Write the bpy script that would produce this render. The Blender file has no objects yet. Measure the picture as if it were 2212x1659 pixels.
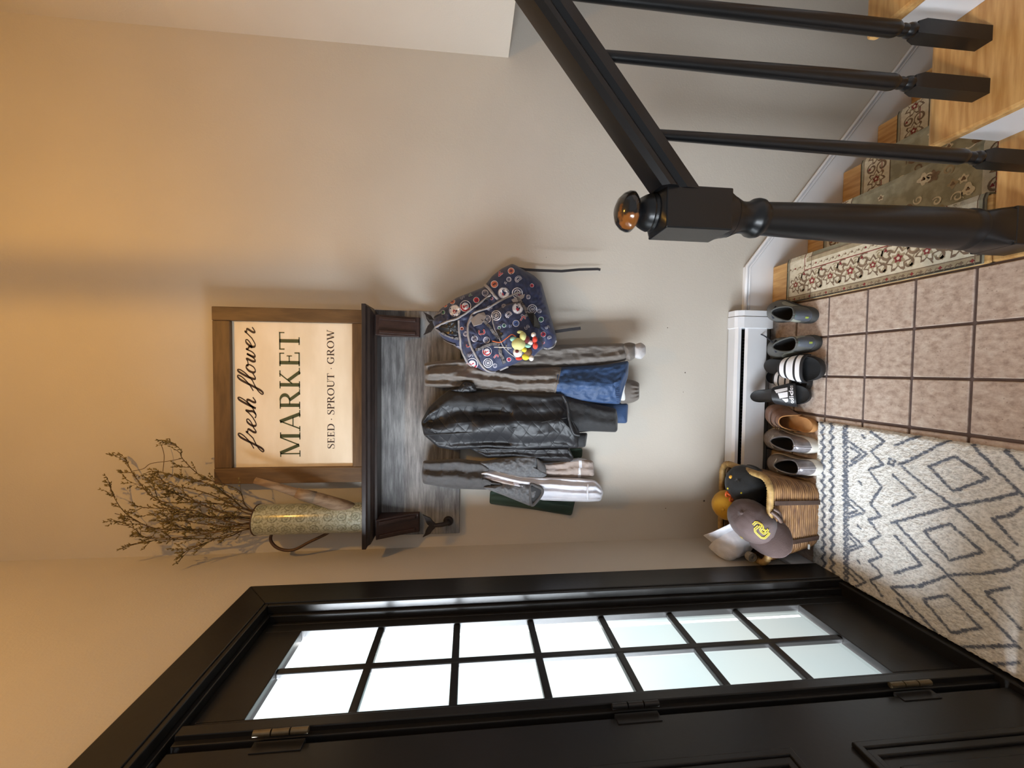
import bpy, bmesh, math, random
from mathutils import Vector, Matrix, noise
from mathutils.bvhtree import BVHTree
from math import sin, cos, pi, radians, sqrt, hypot
random.seed(7)
scene = bpy.context.scene
COL = scene.collection

# ------------------------------------------------------------------ camera
CAM = Vector((0, 0, 1.35))
FPX, PITCH, YAW, ROLL = 883.05, -0.10315, 0.03612, 0.00734
fwd = Vector((-sin(YAW)*cos(PITCH), cos(YAW)*cos(PITCH), sin(PITCH)))
r0 = Vector((cos(YAW), sin(YAW), 0)); u0 = r0.cross(fwd)
RIGHT = cos(ROLL)*r0 + sin(ROLL)*u0
UP = -sin(ROLL)*r0 + cos(ROLL)*u0
cd = bpy.data.cameras.new('camera'); cam = bpy.data.objects.new('camera', cd); COL.objects.link(cam)
cd.sensor_fit = 'HORIZONTAL'; cd.sensor_width = 36; cd.lens = FPX/2212*36; cd.clip_start = .02
M3 = Matrix((-UP, RIGHT, -fwd)).transposed()          # the photograph lies on its side: up in the room is left in the picture
cam.matrix_world = Matrix.Translation(CAM) @ M3.to_4x4()
scene.camera = cam

def ray(x, y):
    u, v = 1659 - y, x
    return RIGHT*((u-829.5)/FPX) + UP*(-(v-1106)/FPX) + fwd
def at(x, y, Y=None, X=None, Z=None):                  # where the sight line of a photo point meets a plane of the room
    d = ray(x, y)
    s = (Y-CAM.y)/d.y if Y is not None else (X-CAM.x)/d.x if X is not None else (Z-CAM.z)/d.z
    return CAM + d*s

# ------------------------------------------------------------------ world, lights, exposure
w = bpy.data.worlds.new('world'); scene.world = w; w.use_nodes = True
bg = w.node_tree.nodes['Background']; bg.inputs[0].default_value = (.93, .96, 1.0, 1); bg.inputs[1].default_value = .38
vs = scene.view_settings
vs.view_transform = 'Standard'; vs.look = 'None'; vs.gamma = 1; vs.exposure = 0.0
try: vs.use_curve_mapping = False
except Exception: pass
DAY = 2450             # daylight standing outside the sidelight and the added one
dl = bpy.data.lights.new('daylight_lamp', 'AREA'); dl.energy = DAY; dl.color = (.86, .93, 1.0); dl.shape = 'RECTANGLE'; dl.size = 3.0; dl.size_y = 2.8
do = bpy.data.objects.new('daylight_lamp', dl); COL.objects.link(do); do.location = (-2.45, -.10, 1.6)
do.rotation_euler = Vector((.86, .46, -.12)).to_track_quat('-Z', 'Z').to_euler()
stair_fill = bpy.data.lights.new('daylight_lamp', 'AREA'); stair_fill.energy = 170; stair_fill.color = (.90, .94, 1.0); stair_fill.shape = 'RECTANGLE'; stair_fill.size = 1.5; stair_fill.size_y = 2.0; stair_fill.spread = radians(70)  # added lamp behind the unseen sidelight, brightens the stair wall
e2 = bpy.data.objects.new('daylight_lamp', stair_fill); COL.objects.link(e2); e2.location = (-2.2, -2.35, 1.9); e2.rotation_euler = Vector((.66, .75, -.28)).to_track_quat('-Z', 'Z').to_euler()
LAMP = 35             # warm ceiling lantern

# ------------------------------------------------------------------ helpers
class MB:
    def __init__(s): s.v = []; s.f = []; s.m = []; s.uv = {}
    def add(s, vs, fs, m=0):
        o = len(s.v); s.v += [tuple(p) for p in vs]
        for f in fs: s.f.append([i+o for i in f]); s.m.append(m)
        return o
    def box(s, x0, y0, z0, x1, y1, z1, m=0):
        s.add([(x0,y0,z0),(x1,y0,z0),(x1,y1,z0),(x0,y1,z0),(x0,y0,z1),(x1,y0,z1),(x1,y1,z1),(x0,y1,z1)],
              [(0,3,2,1),(4,5,6,7),(0,1,5,4),(1,2,6,5),(2,3,7,6),(3,0,4,7)], m)
        return s
    def prism(s, poly, fn, h0, h1, m=0):              # fn(a,b,h) -> point
        n = len(poly)
        s.add([fn(a,b,h0) for a,b in poly]+[fn(a,b,h1) for a,b in poly],
              [tuple(range(n))[::-1], tuple(range(n,2*n))]+[(i,(i+1)%n,(i+1)%n+n,i+n) for i in range(n)], m)
        return s
    def rings(s, rings, closed=True, cap0=False, cap1=False, m=0):
        n = len(rings[0]); vs = [p for r in rings for p in r]; fs = []
        for i in range(len(rings)-1):
            for j in range(n if closed else n-1):
                a = i*n+j; b = i*n+(j+1)%n
                fs.append((a, b, b+n, a+n))
        if cap0: fs.append(tuple(range(n))[::-1])
        if cap1: fs.append(tuple(range((len(rings)-1)*n, len(rings)*n)))
        s.add(vs, fs, m); return s
    def tube(s, pts, rad, n=8, m=0, cap=True, flat=1.0):
        pts = [Vector(p) for p in pts]; R = rad if hasattr(rad,'__len__') else [rad]*len(pts)
        rs = []; nrm = None
        for i, p in enumerate(pts):
            d = (pts[min(i+1,len(pts)-1)]-pts[max(i-1,0)])
            if d.length < 1e-9: d = Vector((0,0,1))
            d.normalize()
            if nrm is None: nrm = d.orthogonal().normalized()
            nrm = (nrm - d*nrm.dot(d)); nrm.normalize(); b = d.cross(nrm)
            rs.append([p + (nrm*cos(2*pi*k/n)*flat + b*sin(2*pi*k/n))*R[i] for k in range(n)])
        return s.rings(rs, True, cap, cap, m)
    def band(s, pts, nrms, wid, th, m=0):             # flat webbing: pts with facing normals
        rs = []
        pts = [Vector(p) for p in pts]
        for i, p in enumerate(pts):
            d = (pts[min(i+1,len(pts)-1)]-pts[max(i-1,0)]).normalized()
            nn = Vector(nrms[i] if isinstance(nrms, list) else nrms); nn = (nn - d*nn.dot(d)).normalized()
            sd = d.cross(nn); ww = wid[i] if hasattr(wid,'__len__') else wid
            rs.append([p+sd*ww/2, p+sd*ww/2+nn*th, p-sd*ww/2+nn*th, p-sd*ww/2])
        return s.rings(rs, True, True, True, m)
    def lathe(s, prof, c, n=32, m=0, axis='z'):
        c = Vector(c); rs = []
        for r, h in prof:
            rs.append([c+Vector((r*cos(2*pi*k/n), r*sin(2*pi*k/n), h)) for k in range(n)])
        return s.rings(rs, True, prof[0][0] > 1e-6, prof[-1][0] > 1e-6, m)
    def build(s, name, mats, parent=None, smooth=False, bevel=0, seg=2, uvfn=None, angle=None):
        me = bpy.data.meshes.new(name); me.from_pydata(s.v, [], s.f)
        mats = mats if isinstance(mats, (list, tuple)) else [mats]
        for mt in mats: me.materials.append(mt)
        for p, mi in zip(me.polygons, s.m): p.material_index = mi
        bm = bmesh.new(); bm.from_mesh(me)
        bmesh.ops.remove_doubles(bm, verts=bm.verts, dist=1e-6)
        bmesh.ops.recalc_face_normals(bm, faces=bm.faces)
        if bevel:
            es = [e for e in bm.edges if len(e.link_faces) == 2 and e.calc_face_angle(0) > .6]
            bmesh.ops.bevel(bm, geom=es, offset=bevel, segments=seg, affect='EDGES', profile=.5)
        if angle:
            for e in bm.edges:
                if len(e.link_faces) == 2 and e.calc_face_angle(0) > radians(angle): e.smooth = False
        bm.to_mesh(me); bm.free()
        if smooth or bevel or angle:
            for p in me.polygons: p.use_smooth = bool(smooth or angle)
        if uvfn:
            ul = me.uv_layers.new(name='UVMap')
            for l in me.loops: ul.data[l.index].uv = uvfn(me.vertices[l.vertex_index].co)
        o = bpy.data.objects.new(name, me); COL.objects.link(o)
        if parent is not None: child(o, parent)
        return o
def wloc(p):
    v = p.location.copy(); q = p.parent
    return v
def child(o, p):
    o.parent = p
    root = p
    off = Vector((0,0,0))
    if p.type == 'EMPTY': off = p.location
    o.matrix_parent_inverse = Matrix.Translation(-off)
def tag(o, label=None, cat=None, group=None, kind=None):
    if label: o['label'] = label
    if cat: o['category'] = cat
    if group: o['group'] = group
    if kind: o['kind'] = kind
    return o
def thing(name, loc, label, cat, group=None):
    o = bpy.data.objects.new(name, None); COL.objects.link(o); o.location = loc; o.empty_display_size = .05
    return tag(o, label, cat, group)
def struct(o): o['kind'] = 'structure'; return o

def lerp(a, b, t): return a+(b-a)*t
def crom(pts, n, closed=False):                        # Catmull-Rom, n per span
    P = [Vector(p) for p in pts]; out = []; L = len(P)
    for i in range(L if closed else L-1):
        if closed: a,b,c,d = P[(i-1)%L],P[i],P[(i+1)%L],P[(i+2)%L]
        else: a,b,c,d = P[max(i-1,0)],P[i],P[i+1],P[min(i+2,L-1)]
        for k in range(n):
            t = k/n
            out.append(.5*((2*b)+(c-a)*t+(2*a-5*b+4*c-d)*t*t+(3*b-a-3*c+d)*t**3))
    if not closed: out.append(P[-1])
    return out
def interp(tab, x):
    for (x0,y0),(x1,y1) in zip(tab, tab[1:]):
        if x <= x1: return lerp(y0, y1, (x-x0)/(x1-x0) if x1 > x0 else 0)
    return tab[-1][1]

# ------------------------------------------------------------------ materials
def newmat(name):
    m = bpy.data.materials.new(name); m.use_nodes = True
    nt = m.node_tree; return m, nt, nt.nodes['Principled BSDF']
def N(nt, t, **kw):
    n = nt.nodes.new(t)
    for k, v in kw.items(): setattr(n, k, v)
    return n
def lin(c): return tuple(((x/255)/12.92 if x <= 10 else ((x/255+.055)/1.055)**2.4) for x in c)+(1,)
def pmat(name, c1, c2=None, scale=20, stretch=(1,1,1), rough=.6, bump=0, bscale=None, bstretch=None, metal=0, spec=.5, coat=0, sheen=0, lo=.35, hi=.65, detail=4):
    m, nt, b = newmat(name); L = nt.links
    b.inputs['Roughness'].default_value = rough; b.inputs['Metallic'].default_value = metal
    b.inputs['Specular IOR Level'].default_value = spec; b.inputs['Coat Weight'].default_value = coat; b.inputs['Coat Roughness'].default_value = .15
    b.inputs['Sheen Weight'].default_value = sheen
    tc = N(nt, 'ShaderNodeTexCoord')
    def nz(sc, st, det):
        mp = N(nt, 'ShaderNodeMapping'); mp.inputs['Scale'].default_value = st
        n = N(nt, 'ShaderNodeTexNoise'); n.inputs['Scale'].default_value = sc; n.inputs['Detail'].default_value = det
        L.new(tc.outputs['Object'], mp.inputs[0]); L.new(mp.outputs[0], n.inputs['Vector']); return n
    if c2:
        n = nz(scale, stretch, detail); rp = N(nt, 'ShaderNodeValToRGB')
        rp.color_ramp.elements[0].position = lo; rp.color_ramp.elements[1].position = hi
        rp.color_ramp.elements[0].color = lin(c1); rp.color_ramp.elements[1].color = lin(c2)
        L.new(n.outputs[0], rp.inputs[0]); L.new(rp.outputs[0], b.inputs['Base Color'])
    else: b.inputs['Base Color'].default_value = lin(c1)
    if bump:
        n = nz(bscale or scale, bstretch or stretch, 3); bp = N(nt, 'ShaderNodeBump'); bp.inputs['Strength'].default_value = bump
        bp.inputs['Distance'].default_value = .004
        L.new(n.outputs[0], bp.inputs['Height']); L.new(bp.outputs[0], b.inputs['Normal'])
    return m

M = {}
M['wall'] = pmat('wall_paint', (189,182,171), (193,186,175), 3, rough=.75, bump=.12, bscale=160)
M['ceiling'] = pmat('ceiling_paint', (225,220,212), (232,228,220), 3, rough=.85)
M['white_trim'] = pmat('white_trim_paint', (226,226,228), (232,232,234), 4, rough=.4)
M['heater'] = pmat('heater_enamel', (214,216,220), (222,224,228), 6, rough=.38)
M['dark'] = pmat('dark_void', (10,9,9), rough=.8)
M['black_door'] = pmat('black_door_paint', (26,25,24), (31,29,28), 6, spec=.38, rough=.3, bump=.05, bscale=60)
M['black_paint'] = pmat('black_gloss_paint', (13,14,16), (17,18,20), 8, spec=.45, rough=.33, bump=.04, bscale=70)
M['worn_cap'] = pmat('worn_newel_finial', (22,20,20), (128,78,34), 16, rough=.16, lo=.50, hi=.55, coat=.4)
M['grout'] = pmat('grout', (92,78,76), (105,90,86), 30, rough=.9)
M['oak'] = pmat('golden_oak', (184,138,80), (212,170,110), 9, (1,9,9), rough=.33, bump=.05, bscale=30)
M['oak_x'] = pmat('golden_oak_long', (184,138,80), (212,170,110), 9, (9,1,9), rough=.33, bump=.05, bscale=30)
M['frame_wood'] = pmat('brown_stained_wood', (82,60,36), (104,78,48), 9, (1,6,6), rough=.6, bump=.15, bscale=20)
M['frame_wood_v'] = pmat('brown_stained_wood_upright', (82,60,36), (104,78,48), 9, (6,6,1), rough=.6, bump=.15, bscale=20)
M['sign_panel'] = pmat('cream_sign_panel', (226,212,186), (236,224,202), 5, (1,1,3), rough=.7)
M['ink_brown'] = pmat('sign_ink_brown', (44,26,24), rough=.6)
M['ink_green'] = pmat('sign_ink_green', (58,66,38), (66,74,44), 30, rough=.6)
M['shelf_wood'] = pmat('dark_shelf_stain', (34,26,24), (44,34,31), 12, (1,8,8), rough=.34)
M['bracket_wood'] = pmat('dark_red_brown_stain', (48,30,26), (58,38,32), 14, (8,8,1), rough=.36)
M['hook_iron'] = pmat('dark_iron', (44,38,36), (58,50,46), 40, rough=.45, metal=.5)
M['rug'] = pmat('shag_rug_white', (196,196,190), (232,232,226), 220, rough=.95, bump=1.0, bscale=200, lo=.3, hi=.6)
M['rug_blue'] = pmat('shag_rug_slate', (96,104,118), (150,156,164), 260, rough=.95, bump=1.0, bscale=200, lo=.3, hi=.75)
def distressed():
    m, nt, b = newmat('grey_washed_board'); L = nt.links
    tc = N(nt,'ShaderNodeTexCoord'); mp = N(nt,'ShaderNodeMapping'); mp.inputs['Scale'].default_value = (2.2,1,22)
    n = N(nt,'ShaderNodeTexNoise'); n.inputs['Scale'].default_value = 3; n.inputs['Detail'].default_value = 8; n.inputs['Roughness'].default_value = .7
    n2 = N(nt,'ShaderNodeTexNoise'); n2.inputs['Scale'].default_value = 5; n2.inputs['Detail'].default_value = 3
    mx = N(nt,'ShaderNodeMath', operation='MULTIPLY_ADD'); mx.inputs[1].default_value = .55; 
    L.new(tc.outputs['Object'], mp.inputs[0]); L.new(mp.outputs[0], n.inputs['Vector']); L.new(tc.outputs['Object'], n2.inputs['Vector'])
    L.new(n2.outputs[0], mx.inputs[0]); L.new(n.outputs[0], mx.inputs[2])
    rp = N(nt,'ShaderNodeValToRGB'); e = rp.color_ramp.elements
    e[0].position = .5; e[0].color = lin((56,52,50)); e[1].position = .98; e[1].color = lin((146,144,142))
    k = e.new(.72); k.color = lin((96,94,94))
    L.new(mx.outputs[0], rp.inputs[0]); L.new(rp.outputs[0], b.inputs['Base Color']); b.inputs['Roughness'].default_value = .6
    bp = N(nt,'ShaderNodeBump'); bp.inputs['Strength'].default_value = .2; bp.inputs['Distance'].default_value = .003
    L.new(n.outputs[0], bp.inputs['Height']); L.new(bp.outputs[0], b.inputs['Normal'])
    return m
M['board'] = distressed()
def tilemat():
    m, nt, b = newmat('mottled_pink_beige_tile'); L = nt.links
    tc = N(nt,'ShaderNodeTexCoord'); oi = N(nt,'ShaderNodeObjectInfo')
    ad = N(nt,'ShaderNodeVectorMath', operation='ADD'); L.new(tc.outputs['Object'], ad.inputs[0]); L.new(oi.outputs['Location'], ad.inputs[1])
    mp = N(nt,'ShaderNodeMapping'); mp.inputs['Scale'].default_value = (1.5,1,1); L.new(ad.outputs[0], mp.inputs[0])
    n = N(nt,'ShaderNodeTexNoise'); n.inputs['Scale'].default_value = 38; n.inputs['Detail'].default_value = 7; n.inputs['Roughness'].default_value = .65
    L.new(mp.outputs[0], n.inputs['Vector'])
    rp = N(nt,'ShaderNodeValToRGB'); e = rp.color_ramp.elements
    e[0].position = .3; e[0].color = lin((154,132,118)); e[1].position = .68; e[1].color = lin((210,197,184))
    k = e.new(.5); k.color = lin((190,171,157))
    L.new(n.outputs[0], rp.inputs[0])
    v = N(nt,'ShaderNodeTexVoronoi'); v.inputs['Scale'].default_value = 70; L.new(ad.outputs[0], v.inputs['Vector'])
    r2 = N(nt,'ShaderNodeValToRGB'); r2.color_ramp.elements[0].position = .06; r2.color_ramp.elements[1].position = .16
    r2.color_ramp.elements[0].color = (.55,.5,.46,1); r2.color_ramp.elements[1].color = (1,1,1,1)
    L.new(v.outputs['Distance'], r2.inputs[0])
    mx = N(nt,'ShaderNodeMix', data_type='RGBA', blend_type='MULTIPLY'); mx.inputs[0].default_value = .8
    L.new(rp.outputs[0], mx.inputs[6]); L.new(r2.outputs[0], mx.inputs[7]); L.new(mx.outputs[2], b.inputs['Base Color'])
    b.inputs['Roughness'].default_value = .42
    bp = N(nt,'ShaderNodeBump'); bp.inputs['Strength'].default_value = .12; bp.inputs['Distance'].default_value = .002
    L.new(n.outputs[0], bp.inputs['Height']); L.new(bp.outputs[0], b.inputs['Normal'])
    return m
M['tile'] = tilemat()
def panemat():
    m, nt, b = newmat('frosted_daylit_glass'); L = nt.links
    tc = N(nt,'ShaderNodeTexCoord'); n = N(nt,'ShaderNodeTexNoise'); n.inputs['Scale'].default_value = 2.2; n.inputs['Detail'].default_value = 2
    L.new(tc.outputs['Object'], n.inputs['Vector'])
    rp = N(nt,'ShaderNodeValToRGB'); rp.color_ramp.elements[0].position = .3; rp.color_ramp.elements[1].position = .7
    rp.color_ramp.elements[0].color = (.72,.94,.97,1); rp.color_ramp.elements[1].color = (.93,1,.93,1)
    L.new(n.outputs[0], rp.inputs[0])
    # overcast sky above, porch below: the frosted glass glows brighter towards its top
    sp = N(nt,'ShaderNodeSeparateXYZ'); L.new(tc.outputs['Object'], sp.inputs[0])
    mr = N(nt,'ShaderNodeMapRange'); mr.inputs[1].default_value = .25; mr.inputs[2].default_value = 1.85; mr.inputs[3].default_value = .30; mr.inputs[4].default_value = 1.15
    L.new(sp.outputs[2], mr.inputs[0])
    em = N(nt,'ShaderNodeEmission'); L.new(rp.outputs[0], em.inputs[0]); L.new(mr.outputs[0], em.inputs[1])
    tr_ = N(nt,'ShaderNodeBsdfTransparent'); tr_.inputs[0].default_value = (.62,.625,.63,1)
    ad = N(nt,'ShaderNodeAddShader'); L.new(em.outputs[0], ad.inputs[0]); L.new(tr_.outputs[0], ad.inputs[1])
    gl = N(nt,'ShaderNodeBsdfGlossy'); gl.inputs['Roughness'].default_value = .35
    mx = N(nt,'ShaderNodeMixShader'); mx.inputs[0].default_value = .06; L.new(ad.outputs[0], mx.inputs[1]); L.new(gl.outputs[0], mx.inputs[2])
    L.new(mx.outputs[0], nt.nodes['Material Output'].inputs[0])
    return m
M['pane'] = panemat()

# ================================================================== THE SETTING
BY = 1.735                 # back wall
LX = -.757                 # wall with the entry door
CF = LX+.02                # front of the door casing
CEIL = 3.95
# back wall goes down beside the lower flight
struct(MB().box(LX-.15, BY, -2.2, 4.2, BY+.12, CEIL).build('wall_back', M['wall']))
# left wall round the door opening
OY0, OY1, OZ = -.60, 1.323, 1.981        # opening of door with its sidelight and an unseen, added second one
wl = MB(); wl.box(LX-.12, OY1, -.02, LX, BY, CEIL); wl.box(LX-.12, -4.0, -.02, LX, OY0, CEIL); wl.box(LX-.12, OY0, OZ, LX, OY1, CEIL)
struct(wl.build('wall_left', M['wall']))
struct(MB().box(LX-.12, -2.0, CEIL, 4.2, BY+.12, CEIL+.1).build('ceiling', M['ceiling']))
# end wall of the upper storey above the lower flight
UX, UZ = 1.29, 1.20
struct(MB().box(UX, .99, UZ, UX+2.9, BY, CEIL).build('wall_upper', M['wall']))

# ------------------------------------------------------------------ floor of separate tiles
PL0 = .292                  # where the tiles stop at the oak edge
fl = struct(MB().box(LX, -2.0, -.06, PL0, BY, -.006).build('floor', M['grout']))
T = .1512; GX0 = .138; GY0 = 1.4273
def tile_mesh(wx, wy):
    b = MB(); b.box(-wx/2, -wy/2, -.008, wx/2, wy/2, 0)
    o = b.build('tile', M['tile'], None, bevel=.0022, seg=1); me = o.data; bpy.data.objects.remove(o); return me
tm = tile_mesh(T-.008, T-.008); tm_thin = tile_mesh(.02, T-.008); tm_q = {}
def put_tile(me, x, y):
    o = bpy.data.objects.new('tile', me); COL.objects.link(o); o.location = (x, y, 0); o.parent = fl
for r in range(-2, 17):
    yc = GY0 - r*T + T/2
    if yc > BY-.02: continue
    for c in range(3): put_tile(tm, GX0 + T/2 - c*T + T*0, yc)
    put_tile(tm_thin, GX0-2*T-.016, yc)
    if r < 1:
        for c in range(4): put_tile(tm, GX0-2*T-.03-T/2-c*T, yc)
wbk = bpy.data.objects['wall_back']
for x_, y_, r_ in ((1480,805,.0035),(1442,708,.0025),(1438,1098,.0025),(1521,1082,.005),(1476,847,.0018),(1180,556,.0015)):
    q_ = at(x_, y_, Y=BY); MB().lathe([(r_,-.0006),(r_*.8,.0006)], (0,0,0), 9).build('wall_scuff', pmat('scuff',(96,86,76),rough=.9), wbk, smooth=True).matrix_basis = Matrix.Translation(q_) @ Matrix.Rotation(pi/2,4,'X')

# ------------------------------------------------------------------ baseboards and stair skirt
skp = [(.27,0),(.27,.134),(.466,.134),(3.2,.134-.76*(3.2-.466)),(3.2,-.12-.76*(3.2-.466)),(.48,-.12)]
bs = MB(); bs.prism(skp, lambda a,b,h: (a,h,b), BY-.012, BY)
bo = struct(bs.build('baseboard_back', M['white_trim']))
cp = MB(); cp.tube([(.27,BY-.014,.128),(.468,BY-.014,.128),(3.2,BY-.014,.128-.76*(3.2-.468))], .007, 8); cp.tube([(.27,BY-.013,.112),(.463,BY-.013,.112),(3.2,BY-.013,.112-.76*(3.2-.463))], .0045, 8)
cp.build('moulding', M['white_trim'], bo, smooth=True)
struct(MB().box(LX, OY1+.11, 0, LX+.012, BY, .1).build('baseboard_left', M['white_trim'], bevel=.002))

# ------------------------------------------------------------------ door casing, sidelight, door
tr = bpy.data.objects.new('trim_1', None); COL.objects.link(tr); struct(tr)
CW = .107
def casing(name, b): return b.build(name, M['black_door'], tr, bevel=.0025)
b = MB(); b.prism([(OY1-.0,0),(OY1+CW,0),(OY1+CW,OZ+CW-.01),(OY1,OZ)], lambda a,bb,h: (h,a,bb), LX, CF); casing('side_casing', b)
b = MB(); b.prism([(OY0-CW,0),(OY0,0),(OY0,OZ),(OY0-CW,OZ+CW-.01)], lambda a,bb,h: (h,a,bb), LX, CF); casing('side_casing', b)
b = MB(); b.prism([(OY0,OZ),(OY1,OZ),(OY1+CW,OZ+CW-.01),(OY0-CW,OZ+CW-.01)], lambda a,bb,h: (h,a,bb), LX, CF); casing('head_casing', b)
# stepped jamb
for k, (xa, xb, d) in enumerate([(CF-.004, CF-.03, .012), (CF-.03, CF-.052, .024), (CF-.052, CF-.11, .036)]):
    b = MB(); b.box(xb, OY1-d, .0, xa, OY1+.002, OZ-d); casing('side_jamb', b)
    b = MB(); b.box(xb, OY0, OZ-d, xa, OY1, OZ+.002); casing('head_jamb', b)
    b = MB(); b.box(xb, OY0-.002, .0, xa, OY0+d, OZ-d); casing('side_jamb', b)
b = MB(); b.box(LX-.14, OY0, -.02, CF-.012, OY1, .028); b.build('threshold', M['black_door'], tr, bevel=.004)
PX = -.805
def sidelight(name, y0, y1, pane_y0, pane_y1, glass='pane'):
    wn = bpy.data.objects.new(name, None); COL.objects.link(wn); struct(wn)
    z0, z1 = .231, 1.845; f0, f1 = PX-.02, PX+.016
    MB().box(f0, pane_y1, .028, f1, y1, OZ-.03).build('stile', M['black_door'], wn, bevel=.002)
    MB().box(f0, y0, .028, f1, pane_y0, OZ-.03).build('stile', M['black_door'], wn, bevel=.002)
    MB().box(f0, pane_y0, z1, f1, pane_y1, OZ-.03).build('top_rail', M['black_door'], wn, bevel=.002)
    MB().box(f0, pane_y0, .028, f1, pane_y1, z0).build('bottom_rail', M['black_door'], wn, bevel=.002)
    g = .0105; rows = 7; ph = (z1-z0)/rows; mid = (pane_y0+pane_y1)/2
    MB().box(PX-.006, mid-g, z0, PX+.010, mid+g, z1).build('mullion', M['black_door'], wn, bevel=.003)
    for i in range(1, rows): MB().box(PX-.006, pane_y0, z0+i*ph-g, PX+.0095, pane_y1, z0+i*ph+g).build('muntin', M['black_door'], wn, bevel=.003)
    for i in range(rows):
        for a, c in ((pane_y0, mid-g), (mid+g, pane_y1)):
            MB().box(PX-.009, a-.004, z0+i*ph+g-.004, PX-.004, c+.004, z0+(i+1)*ph-g+.004).build('pane', M[glass], wn)
    return wn
DY1 = .845; DY0 = -.075
sidelight('window_1', .90, OY1-.036, .942, 1.254)
sidelight('window_added', OY0+.036, DY0-.05, OY0+.07, DY0-.09)  # unseen second sidelight, added for more light from the left
# post between sidelight and door
for ya, yb in ((DY1+.004, .90), (DY0-.05, DY0-.004)):
    b = MB(); b.box(LX-.1, ya+.012, .028, CF-.03, yb, OZ-.036); b.box(LX-.1, ya, .028, CF-.05, ya+.02, OZ-.036); b.box(CF-.034, ya+.024, .028, CF-.018, yb-.002, OZ-.036)
    casing('mullion_post', b)
dr = bpy.data.objects.new('door_1', None); COL.objects.link(dr); struct(dr)
DXF = CF-.028
MB().box(DXF-.045, DY0, .03, DXF, DY1, OZ-.04).build('door_leaf', M['black_door'], dr, bevel=.003)
def doorpanel(y0, y1, z0, z1):
    b = MB()
    for (h, i0, i1) in ((.010, 0, .014), (.006, .014, .03)):
        o = [(y0+i0,z0+i0),(y1-i0,z0+i0),(y1-i0,z1-i0),(y0+i0,z1-i0)]; q = [(y0+i1,z0+i1),(y1-i1,z0+i1),(y1-i1,z1-i1),(y0+i1,z1-i1)]
        for k in range(4):
            a, c, d, e = o[k], o[(k+1)%4], q[(k+1)%4], q[k]
            b.prism([a,c,d,e], lambda p,r,t: (t,p,r), DXF-.001, DXF+h)
    b.build('panel_moulding', M['black_door'], dr, bevel=.0025)
    MB().box(DXF-.002, y0+.05, z0+.05, DXF+.005, y1-.05, z1-.05).build('raised_panel', M['black_door'], dr, bevel=.004)
doorpanel(DY0+.11, .735, .12, .565); doorpanel(DY0+.11, .735, .70, 1.84)
M['brass'] = pmat('tarnished_brass_hinge', (104,92,70), (120,106,82), 30, rough=.35, metal=.7)
for i, z in enumerate((1.73, .975, .285)):
    b = MB(); mt = M['black_door'] if i == 1 else M['brass']
    for k in range(3): b.lathe([(.0,0),(.0065,.001),(.0065,.035),(0,.036)], (CF-.012, DY1+.012, z-.055+k*.037), 12)
    h = b.build('hinge', mt, dr, smooth=True, angle=40)
    MB().box(CF-.034, DY1-.018, z-.05, CF-.0255, DY1+.008, z+.05).build('hinge_leaf', M['black_door'], h, bevel=.001)

# ================================================================== STAIRS
YE = .945                  # far edge of the upper flight
lf = thing('lower_staircase', (.9, 1.3, -.9), 'oak stairs going down along the back wall under a patterned runner', 'stairs')
RISE, GO = .163, .2175; NX0 = .472
MB().box(PL0, YE, -.035, NX0, BY-.012, .0).build('landing_nosing', M['oak_x'], lf, bevel=.006)
for k in range(1, 8):
    nx = NX0 + k*GO; z = -k*RISE
    MB().box(nx-GO-.03, YE, z-.03, nx, BY-.012, z).build('tread', M['oak_x'], lf, bevel=.006)
for k in range(0, 8):
    x = NX0 + k*GO - .028
    MB().box(x-.015, YE, -(k+1)*RISE, x, BY-.012, -k*RISE-.03).build('riser', M['oak_x'], lf)
uf = thing('upper_staircase', (.6, .3, 0), 'golden oak steps with white risers going up on the right behind the black balusters', 'stairs')
UR, UG, UN0 = .186, .253, .577
MB().box(PL0, -.9, -.035, UN0+.03, YE-.002, 0).build('landing_nosing', M['oak'], uf, bevel=.006)
for k in range(7):
    nx = UN0 + k*UG; z = (k+1)*UR
    MB().box(nx, -.9, z-.028, nx+UG+.03, YE+.012, z).build('tread', M['oak'], uf, bevel=.007)
    MB().box(nx+.024, -.9, z-UR, nx+.04, YE-.004, z-.028).build('riser', M['white_trim'], uf)
# closed side of the upper flight towards the lower one
sd = [(PL0+.02,-.035)]
for k in range(7): sd += [(UN0+.03+k*UG, k*UR-.035 if k == 0 else k*UR-.028), (UN0+.03+k*UG, (k+1)*UR-.028)]
sd += [(UN0+.03+7*UG, 7*UR-.028), (UN0+.03+7*UG, -1.6), (PL0+.02,-1.6)]
MB().prism(sd, lambda a,b,h: (a,h,b), YE-.03, YE-.006).build('side_panel', M['white_trim'], uf)
struct(MB().box(UN0+7*UG-.02, -2.0, 7*UR-.12, 4.2, .99, 7*UR-.0).build('floor_upper', M['oak']))
struct(MB().box(LX-.1, YE, -2.25, 4.2, BY+.1, -2.2).build('floor_lower', M['oak']))

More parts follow.
